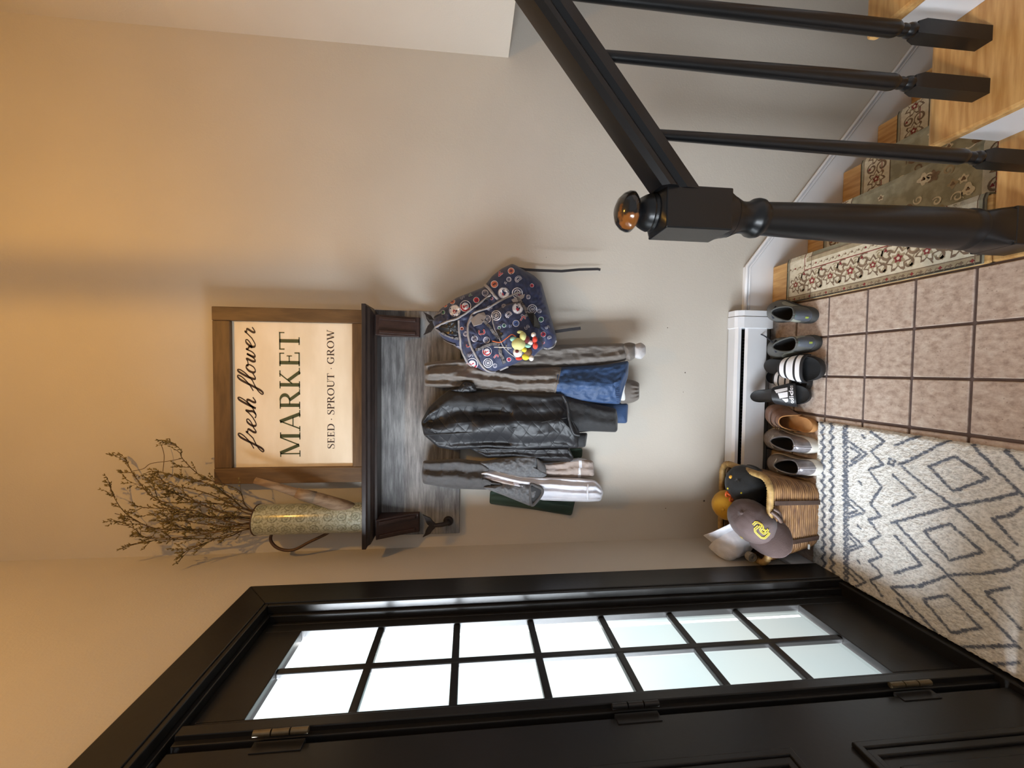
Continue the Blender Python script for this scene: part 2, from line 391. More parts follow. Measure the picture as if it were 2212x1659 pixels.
# ------------------------------------------------------------------ railing
rl = thing('stair_railing', (.345, .874, 0), 'black painted stair railing with turned newel post at the foot of the stairs', 'railing')
NC = Vector((.346, .874)); hw = .0445
def sqring(h, z): return [(NC.x-h,NC.y-h,z),(NC.x+h,NC.y-h,z),(NC.x+h,NC.y+h,z),(NC.x-h,NC.y+h,z)]
b = MB(); b.rings([sqring(hw,-.0),sqring(hw,.10)], True, True, True)
nb = b.build('newel_base', M['black_paint'], rl, bevel=.003)
def blend_ring(z, hs, rr, t, n=32):                    # from square to round
    out = []
    for k in range(n):
        a = 2*pi*(k+.5)/n; c, s_ = cos(a), sin(a); q = hs/max(abs(c),abs(s_))
        r = lerp(q, rr, t); out.append((NC.x+c*r, NC.y+s_*r, z))
    return out
b = MB()
b.rings([blend_ring(.10,hw-.0005,.044,0), blend_ring(.125,.044,.0455,.35), blend_ring(.15,.042,.0435,.8), blend_ring(.163,.04,.040,1)], True, True, True)
b.lathe([(.040,.163),(.0475,.168),(.0475,.176),(.044,.182),(.0455,.2),(.0462,.25),(.044,.36),(.0415,.5),(.038,.62),(.0355,.695),(.036,.70),(.0415,.706),(.0425,.714),(.041,.722),(.0355,.729),(.0335,.742),(.0345,.755),(.041,.769),(.0435,.775)], (NC.x,NC.y,0), 40)
b.rings([blend_ring(.775,.043,.043,1), blend_ring(.785,.044,.045,.7), blend_ring(.80,hw,.046,0)], True, True, True)
b.build('newel_shaft', M['black_paint'], rl, smooth=True, angle=38)
b = MB(); b.rings([sqring(hw,.795),sqring(hw,.943)], True, True, True); b.build('newel_block', M['black_paint'], rl, bevel=.003)
b = MB(); b.rings([blend_ring(.943,hw-.001,.04,.0), blend_ring(.950,.04,.040,.7), blend_ring(.952,.04,.037,1)], True, True, True)
b.lathe([(.038,.950),(.0405,.955),(.038,.960),(.0395,.964),(.0365,.972),(.031,.982),(.0225,.986),(.020,.990),(.024,.995)], (NC.x,NC.y,0), 36)
b.build('newel_neck', M['black_paint'], rl, smooth=True, angle=38)
b = MB(); b.lathe([(.022,.9925),(.036,.996),(.0425,1.003),(.0425,1.010),(.038,1.021),(.028,1.031),(.014,1.037),(0,1.0385)], (NC.x,NC.y,0), 36)
tag(b.build('newel_finial', M['worn_cap'], rl, smooth=True), 'rounded finial worn through to brown wood on one side')
RY = .852; SL = .795
def rtop(x): return .951 + SL*(x-.374)
prof = [(-.022,-.09),(.022,-.09),(.026,-.06),(.022,-.045),(.033,-.032),(.034,-.018),(.026,-.004),(.0,.0),(-.026,-.004),(-.034,-.018),(-.033,-.032),(-.022,-.045),(-.026,-.06)]
b = MB(); b.rings([[(x, RY+p, rtop(x)+q) for p,q in prof] for x in (.385, 1.2, 2.1)], True, True, True)
b.build('handrail', M['black_paint'], rl, smooth=True, angle=25)
def baluster(x, z0):
    b = MB(); c = Vector((x, RY-.004)); h = .0165; zt = rtop(x)-.075
    def sq(hh, z): return [(c.x-hh,c.y-hh,z),(c.x+hh,c.y-hh,z),(c.x+hh,c.y+hh,z),(c.x-hh,c.y+hh,z)]
    b.rings([sq(h,z0),sq(h,z0+.165),sq(.0125,z0+.182)], True, True, True)
    b.lathe([(.0125,z0+.178),(.0155,z0+.186),(.0145,z0+.194),(.0115,z0+.20),(.0125,z0+.208),(.0115,z0+.215),(.0155,z0+.224),(.0168,z0+.232),(.0165,z0+.25),(.016,z0+.38),(.0125,lerp(z0,zt,.75)),(.0098,zt),(.0098,zt+.03)], (c.x,c.y,0), 20)
    b.build('baluster', M['black_paint'], rl, smooth=True, angle=30)
baluster(.500, 0); baluster(.652, UR); baluster(.768, UR)
for k in range(1, 6):
    baluster(.652+k*UG, UR*(k+1)); baluster(.768+k*UG, UR*(k+1))

# ------------------------------------------------------------------ patterned runner
RYA, RYB = .957, 1.628
path = [(PL0+.001, .008), (NX0-.01, .008), (NX0+.006, .002), (NX0+.008,-.03)]
for k in range(1, 7):
    n0 = NX0+(k-1)*GO; z = -k*RISE
    path += [(n0-.02, z+RISE-.045), (n0-.018, z+.014), (n0-.006, z+.008), (n0+GO-.01, z+.008), (n0+GO+.006, z+.002), (n0+GO+.008, z-.03)]
plen = [0]
for a, c in zip(path, path[1:]): plen.append(plen[-1]+hypot(c[0]-a[0], c[1]-a[1]))
def runner_pt(s, y, off=0.0):
    for i in range(len(path)-1):
        if s <= plen[i+1] or i == len(path)-2:
            t = (s-plen[i])/(plen[i+1]-plen[i]); a, c = path[i], path[i+1]
            nx, nz = -(c[1]-a[1]), (c[0]-a[0]); q = hypot(nx, nz)
            return Vector((lerp(a[0],c[0],t)+nx/q*off, y, lerp(a[1],c[1],t)+nz/q*off))
def runner_mat():
    m, nt, b = newmat('sage_and_cream_runner'); L = nt.links
    tc = N(nt,'ShaderNodeTexCoord')
    n = N(nt,'ShaderNodeTexNoise'); n.inputs['Scale'].default_value = 26; n.inputs['Detail'].default_value = 3
    L.new(tc.outputs['Object'], n.inputs['Vector'])
    rp = N(nt,'ShaderNodeValToRGB'); rp.color_ramp.elements[0].position = .4; rp.color_ramp.elements[1].position = .6
    rp.color_ramp.elements[0].color = lin((142,140,120)); rp.color_ramp.elements[1].color = lin((164,161,140))
    L.new(n.outputs[0], rp.inputs[0]); L.new(rp.outputs[0], b.inputs['Base Color']); b.inputs['Roughness'].default_value = .95
    w2 = N(nt,'ShaderNodeTexNoise'); w2.inputs['Scale'].default_value = 500; L.new(tc.outputs['Object'], w2.inputs['Vector'])
    bp = N(nt,'ShaderNodeBump'); bp.inputs['Strength'].default_value = .5; bp.inputs['Distance'].default_value = .002
    L.new(w2.outputs[0], bp.inputs['Height']); L.new(bp.outputs[0], b.inputs['Normal'])
    return m
rmat = runner_mat()
M['rn_cream'] = pmat('runner_cream', (206,196,172), (220,212,190), 60, rough=.95, bump=.4, bscale=500)
M['rn_red'] = pmat('runner_red', (122,44,44), (136,56,52), 60, rough=.95)
M['rn_brown'] = pmat('runner_brown', (112,92,74), (136,114,92), 60, rough=.95)
M['rn_tan'] = pmat('runner_tan', (150,136,108), (168,152,124), 60, rough=.95)
M['rn_dark'] = pmat('runner_binding_shadow', (62,54,42), (74,64,50), 60, rough=.95)
rn = thing('stair_runner', (.4, 1.3, 0), 'floral cream and sage stair runner carpet on the steps going down', 'carpet')
def strip(s0, s1, y0, y1, off, th=.0, ns=None):
    b = MB(); ss = [s0]+[q for q in plen if s0+1e-4 < q < s1-1e-4]+[s1]
    b.rings([[runner_pt(s,y0,off), runner_pt(s,y1,off), runner_pt(s,y1,off-.007), runner_pt(s,y0,off-.007)] for s in ss], True, True, True)
    return b
SE = plen[-1]
strip(0, SE, RYA, RYB, 0).build('carpet_field', rmat, rn)
MBs = {k: MB() for k in ('cream','red','brown','tan','dark')}
def flat(key, s0, s1, y0, y1, off):
    ss = [s0]+[q for q in plen if s0+1e-4 < q < s1-1e-4]+[s1]
    MBs[key].rings([[runner_pt(s,y0,off), runner_pt(s,y1,off)] for s in ss], False)
flat('cream', .022, .165, RYA+.012, RYB-.012, .0006); flat('dark', .0, .006, RYA, RYB, .0006); flat('tan', .006, .022, RYA, RYB, .0006)  # dark front strip is the edge binding with its shadow painted in
flat('cream', .165, SE, RYB-.125, RYB-.012, .0006); flat('cream', .165, SE, RYA+.012, RYA+.125, .0006)
flat('red', .118, .121, RYA+.09, RYB-.09, .0010); flat('red', .121, SE, RYB-.093, RYB-.09, .0010); flat('red', .121, SE, RYA+.09, RYA+.093, .001)
flat('tan', .150, .165, RYA+.1, RYB-.1, .0010); flat('brown', .022, .0245, RYA, RYB, .001)
flat('brown', .165, .168, RYA+.11, RYB-.11, .0012)
for y in (RYA+.0, RYB-.004): flat('dark', 0, SE, y, y+.004, .001)
flat('brown', 0, SE, RYB-.016, RYB-.0135, .0012); flat('brown', 0, SE, RYB-.126, RYB-.123, .0012); flat('brown', 0, SE, RYA+.0135, RYA+.016, .0012)
def rdisc(key, s, y, r, off, n=10, petals=0, rot=0):
    pts = []
    for k in range(n*2 if petals else n):
        a = 2*pi*k/(n*2 if petals else n)+rot; q = r*(1+.28*cos(petals*a)) if petals else r
        ps = max(.001, s+q*cos(a)); pts.append(runner_pt(ps, y+q*sin(a), off))
    MBs[key].add([runner_pt(s,y,off)]+pts, [(0,k+1,(k+1)%len(pts)+1) for k in range(len(pts))])
def rstroke(key, pts, wd, off):
    rs = []
    for i, (s, y) in enumerate(pts):
        a = pts[max(i-1,0)]; c = pts[min(i+1,len(pts)-1)]; d = (c[0]-a[0], c[1]-a[1]); q = hypot(*d) or 1
        nx, ny = -d[1]/q, d[0]/q; ww = wd*(.35+.65*sin(pi*(i+.5)/len(pts)))
        rs.append([runner_pt(max(.001,s+nx*ww/2), y+ny*ww/2, off), runner_pt(max(.001,s-nx*ww/2), y-ny*ww/2, off)])
    MBs[key].rings(rs, False)
def scroll(s, y, r, sgn, turn=2.4, start=0, wd=.006, key='brown'):
    rstroke(key, [(s+r*(1-k/22)*cos(start+sgn*k*turn*pi/16), y+r*(1-k/22)*sin(start+sgn*k*turn*pi/16)) for k in range(17)], wd, .0016)
def flower(s, y, r):
    rdisc('brown', s, y, r, .0014, 12, 7); rdisc('cream', s, y, r*.78, .0018, 12, 7); rdisc('tan', s, y, r*.55, .002, 12, 6, .4); rdisc('red', s, y, r*.34, .0022, 10, 5); rdisc('cream', s, y, r*.15, .0024, 8)
# end border on the landing
ny = 8; yy = [RYA+.05+(RYB-RYA-.1)*i/(ny-1) for i in range(ny)]
for i, y in enumerate(yy):
    flower(.07, y, .035 if i % 2 == 0 else .028)
    if i < ny-1:
        ym = (y+yy[i+1])/2; scroll(.092, ym-.008, .026, 1, start=-.5, wd=.008); scroll(.048, ym+.010, .022, -1, start=2.5, wd=.008); scroll(.10, ym+.02, .014, -1, start=1, wd=.006, key='tan')
        rdisc('red', .105, ym, .005, .0016, 8, 3); rdisc('tan', .04, ym, .006, .0016, 8, 4)
        rstroke('tan', [(.07+.03*sin(q*.9), lerp(y, yy[i+1], q/8)) for q in range(9)], .004, .0012)
for i in range(26):
    y = RYA+.02+(RYB-RYA-.04)*i/25
    rdisc('red' if i % 3 == 0 else 'brown', .0115, y, .0045, .0012, 8, 4); rstroke('brown', [(.008+.006*sin(q), y+.004+q*.0028) for q in range(6)], .0025, .0012)
    rdisc('red' if i % 4 == 0 else 'brown', .136, y, .0035, .0014, 8, 3); rstroke('tan', [(.133+.005*sin(q*1.2), y+.003+q*.003) for q in range(6)], .003, .0014)
# side borders and field blossoms down the steps
s = .2
while s < SE-.05:
    for yb in (RYB-.07, RYA+.07):
        flower(s, yb, .032); scroll(s+.05, yb+.02, .022, 1, wd=.008); scroll(s+.045, yb-.022, .022, -1, start=2, wd=.008)
        rdisc('red', s+.05, yb+.03, .005, .0016, 8, 3)
    s += .1
rr = random.Random(3)
for i in range(110):
    s, y = rr.uniform(.19, SE-.05), rr.uniform(RYA+.15, RYB-.15); k = rr.choice(['cream','brown','tan','brown'])
    if rr.random() < .5: rdisc(k, s, y, rr.uniform(.008,.017), .0012, 10, rr.choice([3,4,5]), rr.random()*3); rdisc('red' if k != 'cream' else 'brown', s, y, .005, .0016, 8, 3)
    else: scroll(s, y, rr.uniform(.012,.024), rr.choice([1,-1]), start=rr.random()*6, wd=.005, key=k)
for k in (1, 2, 3):
    s0, s1 = plen[4+(k-1)*6+2], plen[4+(k-1)*6+3]
    for i in range(26):
        s, y = rr.uniform(s0+.02, s1-.02), lerp(RYA+.15, RYB-.15, (i+.5)/26); key = rr.choice(['cream','brown','tan','cream'])
        if i % 2: rdisc(key, s, y, rr.uniform(.010,.018), .0012, 10, rr.choice([3,4,5]), rr.random()*3); rdisc('brown', s, y, .006, .0016, 8, 3)
        else: scroll(s, y, rr.uniform(.012,.022), rr.choice([1,-1]), start=rr.random()*6, wd=.006, key=key)
for k, mb in MBs.items():
    o = mb.build({'cream':'border_print','red':'red_print','brown':'brown_print','tan':'tan_print','dark':'binding_and_shadow'}[k], M['rn_'+k], rn); o['kind'] = 'stuff'

# ================================================================== BASEBOARD HEATER
HX0, HX1 = LX+.02, .268; HY = BY-.066
ht = thing('baseboard_heater', (-.2, BY-.03, 0), 'white enamelled baseboard heater along the foot of the back wall', 'heater')
b = MB(); b.prism([(BY-.004,.198),(BY-.05,.198),(BY-.062,.190),(BY-.062,.176),(BY-.058,.176),(BY-.056,.188),(BY-.004,.192)], lambda a,c,h: (h,a,c), HX0, .195); b.build('top_cover', M['heater'], ht)
b = MB(); b.box(HX0, BY-.008, .02, .195, BY-.002, .196); b.build('back_plate', M['dark'], ht)
b = MB(); b.prism([(HY,.06),(HY,.148),(HY+.010,.156),(HY+.013,.153),(HY+.004,.146),(HY+.004,.062),(HY+.014,.056),(HY+.012,.052)], lambda a,c,h: (h,a,c), HX0, .195); b.build('front_panel', M['heater'], ht)
b = MB(); b.tube([(HX0,BY-.034,.1),(.19,BY-.034,.1)], .012, 10); b.build('pipe', M['hook_iron'], ht, smooth=True)
M['fin'] = pmat('aluminium_fins', (120,118,112), rough=.5, metal=.6)
b = MB()
for k in range(60): b.box(HX0+.03+k*.0145, BY-.056, .075, HX0+.031+k*.0145, BY-.012, .135)
o = b.build('fins', M['fin'], ht); o['kind'] = 'stuff'
ec = [(BY-.002,.035),(HY-.004,.035),(HY-.004,.170),(HY+.006,.192),(BY-.05,.202),(BY-.002,.202)]
b = MB(); b.prism(ec, lambda a,c,h: (h,a,c), .190, .241); b.build('end_cap', M['heater'], ht, bevel=.002)
b = MB(); b.prism([(p, q-(.002 if q > .1 else 0)) for p,q in ec], lambda a,c,h: (h,a+ (.002 if a < BY-.01 else 0),c), .2425, HX1); b.build('end_cap', M['heater'], ht, bevel=.002)

# ================================================================== SHAG RUG
import numpy as np
def rugmat():
    m, nt, b = newmat('shag_rug_pile'); L = nt.links
    tc = N(nt,'ShaderNodeTexCoord'); at_ = N(nt,'ShaderNodeAttribute'); at_.attribute_name = 'pattern'
    n = N(nt,'ShaderNodeTexNoise'); n.inputs['Scale'].default_value = 190; n.inputs['Detail'].default_value = 3
    mp = N(nt,'ShaderNodeMapping'); mp.inputs['Scale'].default_value = (1,.6,1); mp.inputs['Rotation'].default_value = (0,0,.6)
    L.new(tc.outputs['Object'], mp.inputs[0]); L.new(mp.outputs[0], n.inputs['Vector'])
    ad = N(nt,'ShaderNodeMath', operation='MULTIPLY_ADD'); ad.inputs[1].default_value = 1.1; L.new(n.outputs[0], ad.inputs[0]); L.new(at_.outputs['Fac'], ad.inputs[2])
    r1 = N(nt,'ShaderNodeValToRGB'); r1.color_ramp.elements[0].position = .72; r1.color_ramp.elements[1].position = 1.18 - .15
    L.new(ad.outputs[0], r1.inputs[0])
    rc = N(nt,'ShaderNodeValToRGB'); rc.color_ramp.elements[0].position = .3; rc.color_ramp.elements[1].position = .62
    rc.color_ramp.elements[0].color = lin((196,196,192)); rc.color_ramp.elements[1].color = lin((242,242,238)); L.new(n.outputs[0], rc.inputs[0])
    mx = N(nt,'ShaderNodeMix', data_type='RGBA'); L.new(r1.outputs[0], mx.inputs[0]); L.new(rc.outputs[0], mx.inputs[6]); mx.inputs[7].default_value = lin((108,114,126))
    L.new(mx.outputs[2], b.inputs['Base Color']); b.inputs['Roughness'].default_value = .95; b.inputs['Specular IOR Level'].default_value = .1
    bp = N(nt,'ShaderNodeBump'); bp.inputs['Strength'].default_value = .8; bp.inputs['Distance'].default_value = .006
    L.new(n.outputs[0], bp.inputs['Height']); L.new(bp.outputs[0], b.inputs['Normal'])
    return m
RUGZ = .014
def rc(x, y):
    p = at(1700+x/2.676, 880+y/2.676, Z=RUGZ); return (p.x, p.y)
lines = [[(640,330),(700,310),(930,190)], [(660,340),(790,450),(960,570),(1200,780),(1340,900)], [(600,670),(740,630),(960,570),(1200,530),(1340,490)],
 [(1060,210),(1200,350),(1340,490),(1480,610)], [(620,660),(760,810),(930,970),(1150,1190),(1340,1390)], [(600,1040),(760,1035),(930,970),(1130,960),(1290,935),(1340,900),(1480,850)],
 [(600,1040),(720,1150),(860,1300)], [(820,340),(970,285),(1160,410),(960,485),(820,340)], [(790,715),(940,675),(1130,835),(940,885),(790,715)], [(785,1110),(930,1085),(1120,1275),(950,1305),(785,1110)],
 [(610,390),(740,515),(610,570)], [(620,740),(775,910),(620,960)], [(640,1110),(720,1220)], [(1355,575),(1300,620),(1190,645),(1325,790)], [(1280,1040),(1150,1070),(1350,1280)],
 [(1010,1385),(1310,1380)], [(1180,1490),(1340,1475)], [(620,220),(760,165)], [(1240,230),(1380,370)], [(590,300),(625,310),(610,335),(585,325),(590,300)],
 [(350,190),(460,270),(360,340)], [(365,230),(425,270),(370,312)], [(340,510),(450,605),(330,645)], [(350,550),(405,600),(350,615)], [(350,715),(437,800),(345,835)], [(360,750),(400,795),(360,810)], [(330,900),(450,1010),(400,1035)], [(345,945),(410,1010)],
 [(480,140),(560,195),(485,255),(555,330),(470,360),(545,460),(480,555),(540,630),(470,650),(540,740),(475,775),(545,860),(475,890),(550,970),(480,1000),(550,1090)]]
P2 = [[rc(*q) for q in l] for l in lines]
# small zigzags and diamond chain across the far end
for x0, amp, col in ((335,13,1), (255,14,.8), (205,12,.8)):
    l1 = []; l2 = []
    for k in range(34):
        y = 90+k*28; l1.append(rc(x0+(amp if k % 2 else -amp)+k*.2, y)); l2.append(rc(x0-(amp if k % 2 else -amp)*(1 if x0 > 300 else -.4)+k*.2, y))
    P2.append(l1); P2.append(l2)
for d in ((440,170),(420,435),(415,690),(410,890)): P2.append([rc(d[0]-8,d[1]-8), rc(d[0]+8,d[1]+8)])
# the lattice runs on towards the door end of the rug
base = [l for l in P2[:16]]
for sh in (-.36, -.72, -1.08): P2 += [[(x, y+sh) for x, y in l] for l in base if max(y+sh for x, y in l) < .86]
P2 = [l for l in P2 if len(l) > 1]
seg = np.array([(a[0],a[1],c[0],c[1]) for l in P2 for a, c in zip(l, l[1:])])
RX0, RX1, RYT = CF-.006, -.186, 1.446
xs = np.linspace(RX0, RX1, 141); ys = np.concatenate([np.linspace(RYT, .62, 208), np.linspace(.61, -.55, 60)])
gx, gy = np.meshgrid(xs, ys); pts = np.stack([gx.ravel(), gy.ravel()], 1)
D = np.full(len(pts), 9.)
for s_ in seg:
    a = s_[:2]; d = s_[2:]-a; L2 = (d*d).sum()+1e-9
    t = np.clip(((pts-a)@d)/L2, 0, 1); D = np.minimum(D, np.hypot(*(pts-a-t[:,None]*d).T))
pat = np.clip(1-D/.0085, 0, 1)*.60
rng = np.random.default_rng(2)
edge = np.minimum.reduce([pts[:,0]-RX0+.004, RX1-pts[:,0], RYT-pts[:,1]])
wob = np.array([noise.noise(Vector((p[0]*90, p[1]*60, 0))) for p in pts])*.0028 + np.array([noise.noise(Vector((p[0]*25, p[1]*25, 5))) for p in pts])*.0012
hz = np.clip(edge/.006, 0, 1)**.5*(RUGZ-.002) + wob*np.clip(edge/.01,0,1) + .001
jit = rng.normal(0, .0009, pts.shape); jit[edge > .004] *= .3
V = [(p[0]+j[0], p[1]+j[1], h) for p, j, h in zip(pts, jit, hz)]
nx = len(xs); Fc = [(r*nx+c, r*nx+c+1, (r+1)*nx+c+1, (r+1)*nx+c) for r in range(len(ys)-1) for c in range(nx-1)]
mb = MB(); mb.v = V; mb.f = Fc; mb.m = [0]*len(Fc)
me = bpy.data.meshes.new('area_rug'); me.from_pydata(V, [], Fc); me.materials.append(rugmat())
atr = me.attributes.new('pattern', 'FLOAT', 'POINT'); atr.data.foreach_set('value', pat.astype('f'))
for p in me.polygons: p.use_smooth = True
if me.polygons[0].normal.z < 0: me.flip_normals()
rug = bpy.data.objects.new('area_rug', me); COL.objects.link(rug)
tag(rug, 'white shag rug with slate blue diamond pattern in front of the entry door', 'rug')

# ================================================================== LETTERS (flat print)
def strk(pts, wd):                                     # 2-D stroke -> quads
    out = []; L = []; R = []
    for i, p in enumerate(pts):
        a = pts[max(i-1,0)]; c = pts[min(i+1,len(pts)-1)]; dx, dy = c[0]-a[0], c[1]-a[1]; q = hypot(dx,dy) or 1
        w_ = wd[i] if hasattr(wd,'__len__') else wd
        L.append((p[0]-dy/q*w_/2, p[1]+dx/q*w_/2)); R.append((p[0]+dy/q*w_/2, p[1]-dx/q*w_/2))
    for i in range(len(pts)-1): out.append([L[i], L[i+1], R[i+1], R[i]])
    return out
def rect(x0,y0,x1,y1): return [[(x0,y0),(x1,y0),(x1,y1),(x0,y1)]]
def arc(cx, cy, rx, ry, a0, a1, n=18): return [(cx+rx*cos(radians(lerp(a0,a1,k/n))), cy+ry*sin(radians(lerp(a0,a1,k/n)))) for k in range(n+1)]
def awid(a0, a1, thick, thin, n=18): return [lerp(thin, thick, abs(cos(radians(lerp(a0,a1,k/n))))) for k in range(n+1)]
TK, TN, SF = .15, .055, .05
def stem(x): return rect(x-TK/2,0,x+TK/2,1)
def ser(x, y, hwid=.15): return rect(x-hwid, y, x+hwid, y+SF) if y < .5 else rect(x-hwid, y-SF, x+hwid, y)
def serif(ch):
    if ch == 'M': return rect(.11,0,.165,1)+ser(.14,0,.14)+rect(0,1-SF,.2,1)+strk([(.17,1),(.52,.06)],TK*.95)+strk([(.52,.06),(.86,1)],TN)+stem(.92)+ser(.92,0,.16)+rect(.85,1-SF,1.08,1), 1.1
    if ch == 'A': return strk([(.1,0),(.44,1)],TN)+strk([(.42,1),(.76,0)],TK)+rect(.2,.33,.62,.33+TN)+ser(.1,0,.12)+ser(.77,0,.16), .93
    if ch == 'R': return stem(.17)+ser(.17,0,.16)+rect(.02,1-SF,.2,1)+strk(arc(.38,.75,.24,.23,90,-90),awid(90,-90,TK,TN))+rect(.2,1-SF,.4,1)+rect(.2,.49,.4,.49+TN)+strk([(.4,.52),(.72,.02)],TK*.95)+rect(.64,0,.88,SF), .86
    if ch == 'K': return stem(.17)+ser(.17,0,.16)+ser(.17,1,.16)+strk([(.22,.38),(.66,1)],TN)+ser(.66,1,.14)+strk([(.36,.58),(.74,0)],TK*.95)+ser(.77,0,.15), .93
    if ch == 'E': return stem(.17)+rect(.02,0,.62,SF+.01)+rect(.02,1-SF-.01,.6,1)+rect(.2,.49,.48,.49+TN)+rect(.445,.38,.48,.64)+rect(.57,0,.62,.26)+rect(.555,.76,.6,1), .7
    if ch == 'T': return stem(.38)+ser(.38,0,.17)+rect(0,1-SF-.01,.76,1)+rect(0,.74,.045,1)+rect(.715,.74,.76,1), .8
    if ch == 'S': return strk([(.55,.72),(.54,.86),(.44,.96),(.3,.985),(.15,.93),(.1,.78),(.16,.64),(.32,.53),(.48,.42),(.55,.28),(.5,.1),(.34,.01),(.18,.03),(.08,.14),(.06,.3)],[.04,.05,.05,.05,.09,.13,.15,.15,.15,.13,.09,.05,.05,.05,.04])+rect(.52,.7,.565,.98)+rect(.045,.02,.09,.3), .64
    if ch == 'D': return stem(.17)+rect(.02,1-SF,.4,1)+rect(.02,0,.4,SF)+strk(arc(.38,.5,.4,.475,90,-90),awid(90,-90,TK,TN)), .86
    if ch == 'P': return stem(.17)+ser(.17,0,.16)+rect(.02,1-SF,.4,1)+strk(arc(.36,.74,.25,.235,90,-90),awid(90,-90,TK,TN))+rect(.2,.48,.37,.48+TN), .68
    if ch == 'O': return strk(arc(.45,.5,.38,.47,0,360,28),awid(0,360,TK,TN,28)), .92
    if ch == 'U': return rect(.11,.3,.11+TK,1)+ser(.18,1,.16)+rect(.72,.3,.72+TN,1)+ser(.75,1,.13)+strk(arc(.462,.3,.285,.275,180,360),[TK-.005*k for k in range(19)]), .9
    if ch == 'G': return strk(arc(.47,.5,.39,.47,45,315,26),awid(45,315,TK,TN,26))+rect(.66,.1,.66+TK*.9,.45)+rect(.56,.43,.88,.43+SF)+rect(.7,.7,.745,.98), .92
    if ch == 'W': return strk([(.12,1),(.4,0)],TK*.9)+strk([(.4,0),(.64,.95)],TN)+strk([(.6,1),(.88,0)],TK*.9)+strk([(.88,0),(1.14,1)],TN)+ser(.12,1,.15)+ser(.62,1,.14)+ser(1.14,1,.12), 1.26
    if ch == '.': return [arc(.16,.42,.07,.07,0,330,11)], .32
    return [], .28
def serif_text(t, gap=.03):
    out = []; x = 0
    for ch in t:
        g, wd = serif(ch); out += [[(a+x,b) for a,b in p] for p in g]; x += wd+gap
    return out, x-gap
CUR = {
 'f': ([[(-.1,.25),(.3,.7),(.62,1.35),(.66,1.8),(.52,1.92),(.36,1.6),(.3,.8),(.26,0),(.2,-.6),(.06,-.82),(-.06,-.66),(.06,-.3),(.34,.02),(.72,.32)]], .72),
 'r': ([[(0,.3),(.22,.8),(.3,1.08),(.36,.9),(.56,.88),(.62,.72),(.56,.25),(.68,.0),(.95,.3)]], .95),
 'e': ([[(0,.3),(.32,.5),(.5,.8),(.4,1.0),(.2,.9),(.1,.5),(.18,.1),(.42,.0),(.78,.32)]], .78),
 's': ([[(0,.3),(.25,.75),(.36,1.08),(.44,.7),(.54,.3),(.4,.02),(.18,.02),(.08,.14)],[(.42,.02),(.78,.32)]], .78),
 'h': ([[(0,.3),(.34,1.0),(.46,1.6),(.38,1.9),(.24,1.75),(.16,1.1),(.12,.0)],[(.12,.2),(.28,.75),(.48,.95),(.58,.75),(.56,.25),(.68,.0),(.95,.32)]], .98),
 'l': ([[(0,.3),(.34,1.0),(.46,1.6),(.38,1.9),(.24,1.75),(.16,1.0),(.18,.3),(.32,.0),(.66,.32)]], .62),
 'o': ([[(.5,.92),(.26,.98),(.08,.7),(.1,.22),(.32,.0),(.56,.2),(.6,.66),(.46,.94),(.52,.78),(.88,.82)]], .86),
 'w': ([[(0,.82),(.1,.95),(.16,.8),(.14,.3),(.28,.0),(.46,.2),(.56,.9),(.54,.3),(.68,.0),(.9,.3),(.92,.95),(1.0,.78),(1.25,.62),(1.3,.3)]], 1.24)}
def cursive_text(t):
    out = []; x = 0
    for ch in t:
        if ch == ' ': x += .62; continue
        g, wd = CUR[ch]
        for l in g:
            pp = crom([Vector((a+x,b,0)) for a,b in l], 7); pp = [(p.x+.34*p.y, p.y) for p in pp]
            ww = []
            for i in range(len(pp)):
                a = pp[max(i-1,0)]; c = pp[min(i+1,len(pp)-1)]; dy = (c[1]-a[1])/(hypot(c[0]-a[0],c[1]-a[1]) or 1)
                ww.append(.105+.085*max(0,-dy))
            out += strk(pp, ww)
        x += wd
    return out, x
def mono(ch):                                          # plain rounded sports lettering
    w_ = .2
    if ch == 'a': return strk(arc(.35,.33,.25,.25,0,360,16), w_)+rect(.52,0,.72,.66), .85
    if ch == 'd': return strk(arc(.35,.33,.25,.25,0,360,16), w_)+rect(.52,0,.72,1.0), .85
    if ch == 'i': return rect(.05,0,.25,.66)+rect(.05,.76,.25,.98), .38
    if ch == 's': return strk([(.55,.5),(.4,.6),(.2,.56),(.15,.44),(.35,.34),(.53,.22),(.45,.08),(.25,.06),(.1,.15)], .17), .68
    return [], .3
def mono_text(t):
    out = []; x = 0
    for ch in t:
        g, wd = mono(ch); out += [[(a+x,b) for a,b in p] for p in g]; x += wd
    return out, x
def place(mb, polys, fn, m=0):
    for p in polys: mb.add([fn(a,b) for a,b in p], [tuple(range(len(p)))], m)

# ================================================================== SHELF WITH HOOKS
BF = BY-.022
sh = thing('coat_rack', (-.23, BY-.07, 1.39), 'grey washed coat rack board with dark shelf and whale tail hooks', 'coat rack')
b = MB(); b.box(-.694, BF, 1.388, .235, BY, 1.735); b.build('backboard', M['board'], sh, bevel=.003)
def crown(t, z):                                       # t shrinks the plan towards the bottom
    d = .034*t
    return [(-.698+d*1.0, BY-.142+d*1.1, z), (.241-d*1.0, BY-.142+d*1.1, z), (.241-d*1.0, BY-.001, z), (-.698+d*1.0, BY-.001, z)]
b = MB(); b.rings([crown(0,1.757),crown(0,1.741)], True, True, True); b.build('shelf_top', M['shelf_wood'], sh, bevel=.0015)
b = MB(); b.rings([crown(.12,1.741),crown(.28,1.737),crown(.4,1.728),crown(.7,1.722),crown(1.05,1.717),crown(1.15,1.708)], True, True, True); b.build('cornice', M['shelf_wood'], sh, bevel=.001)
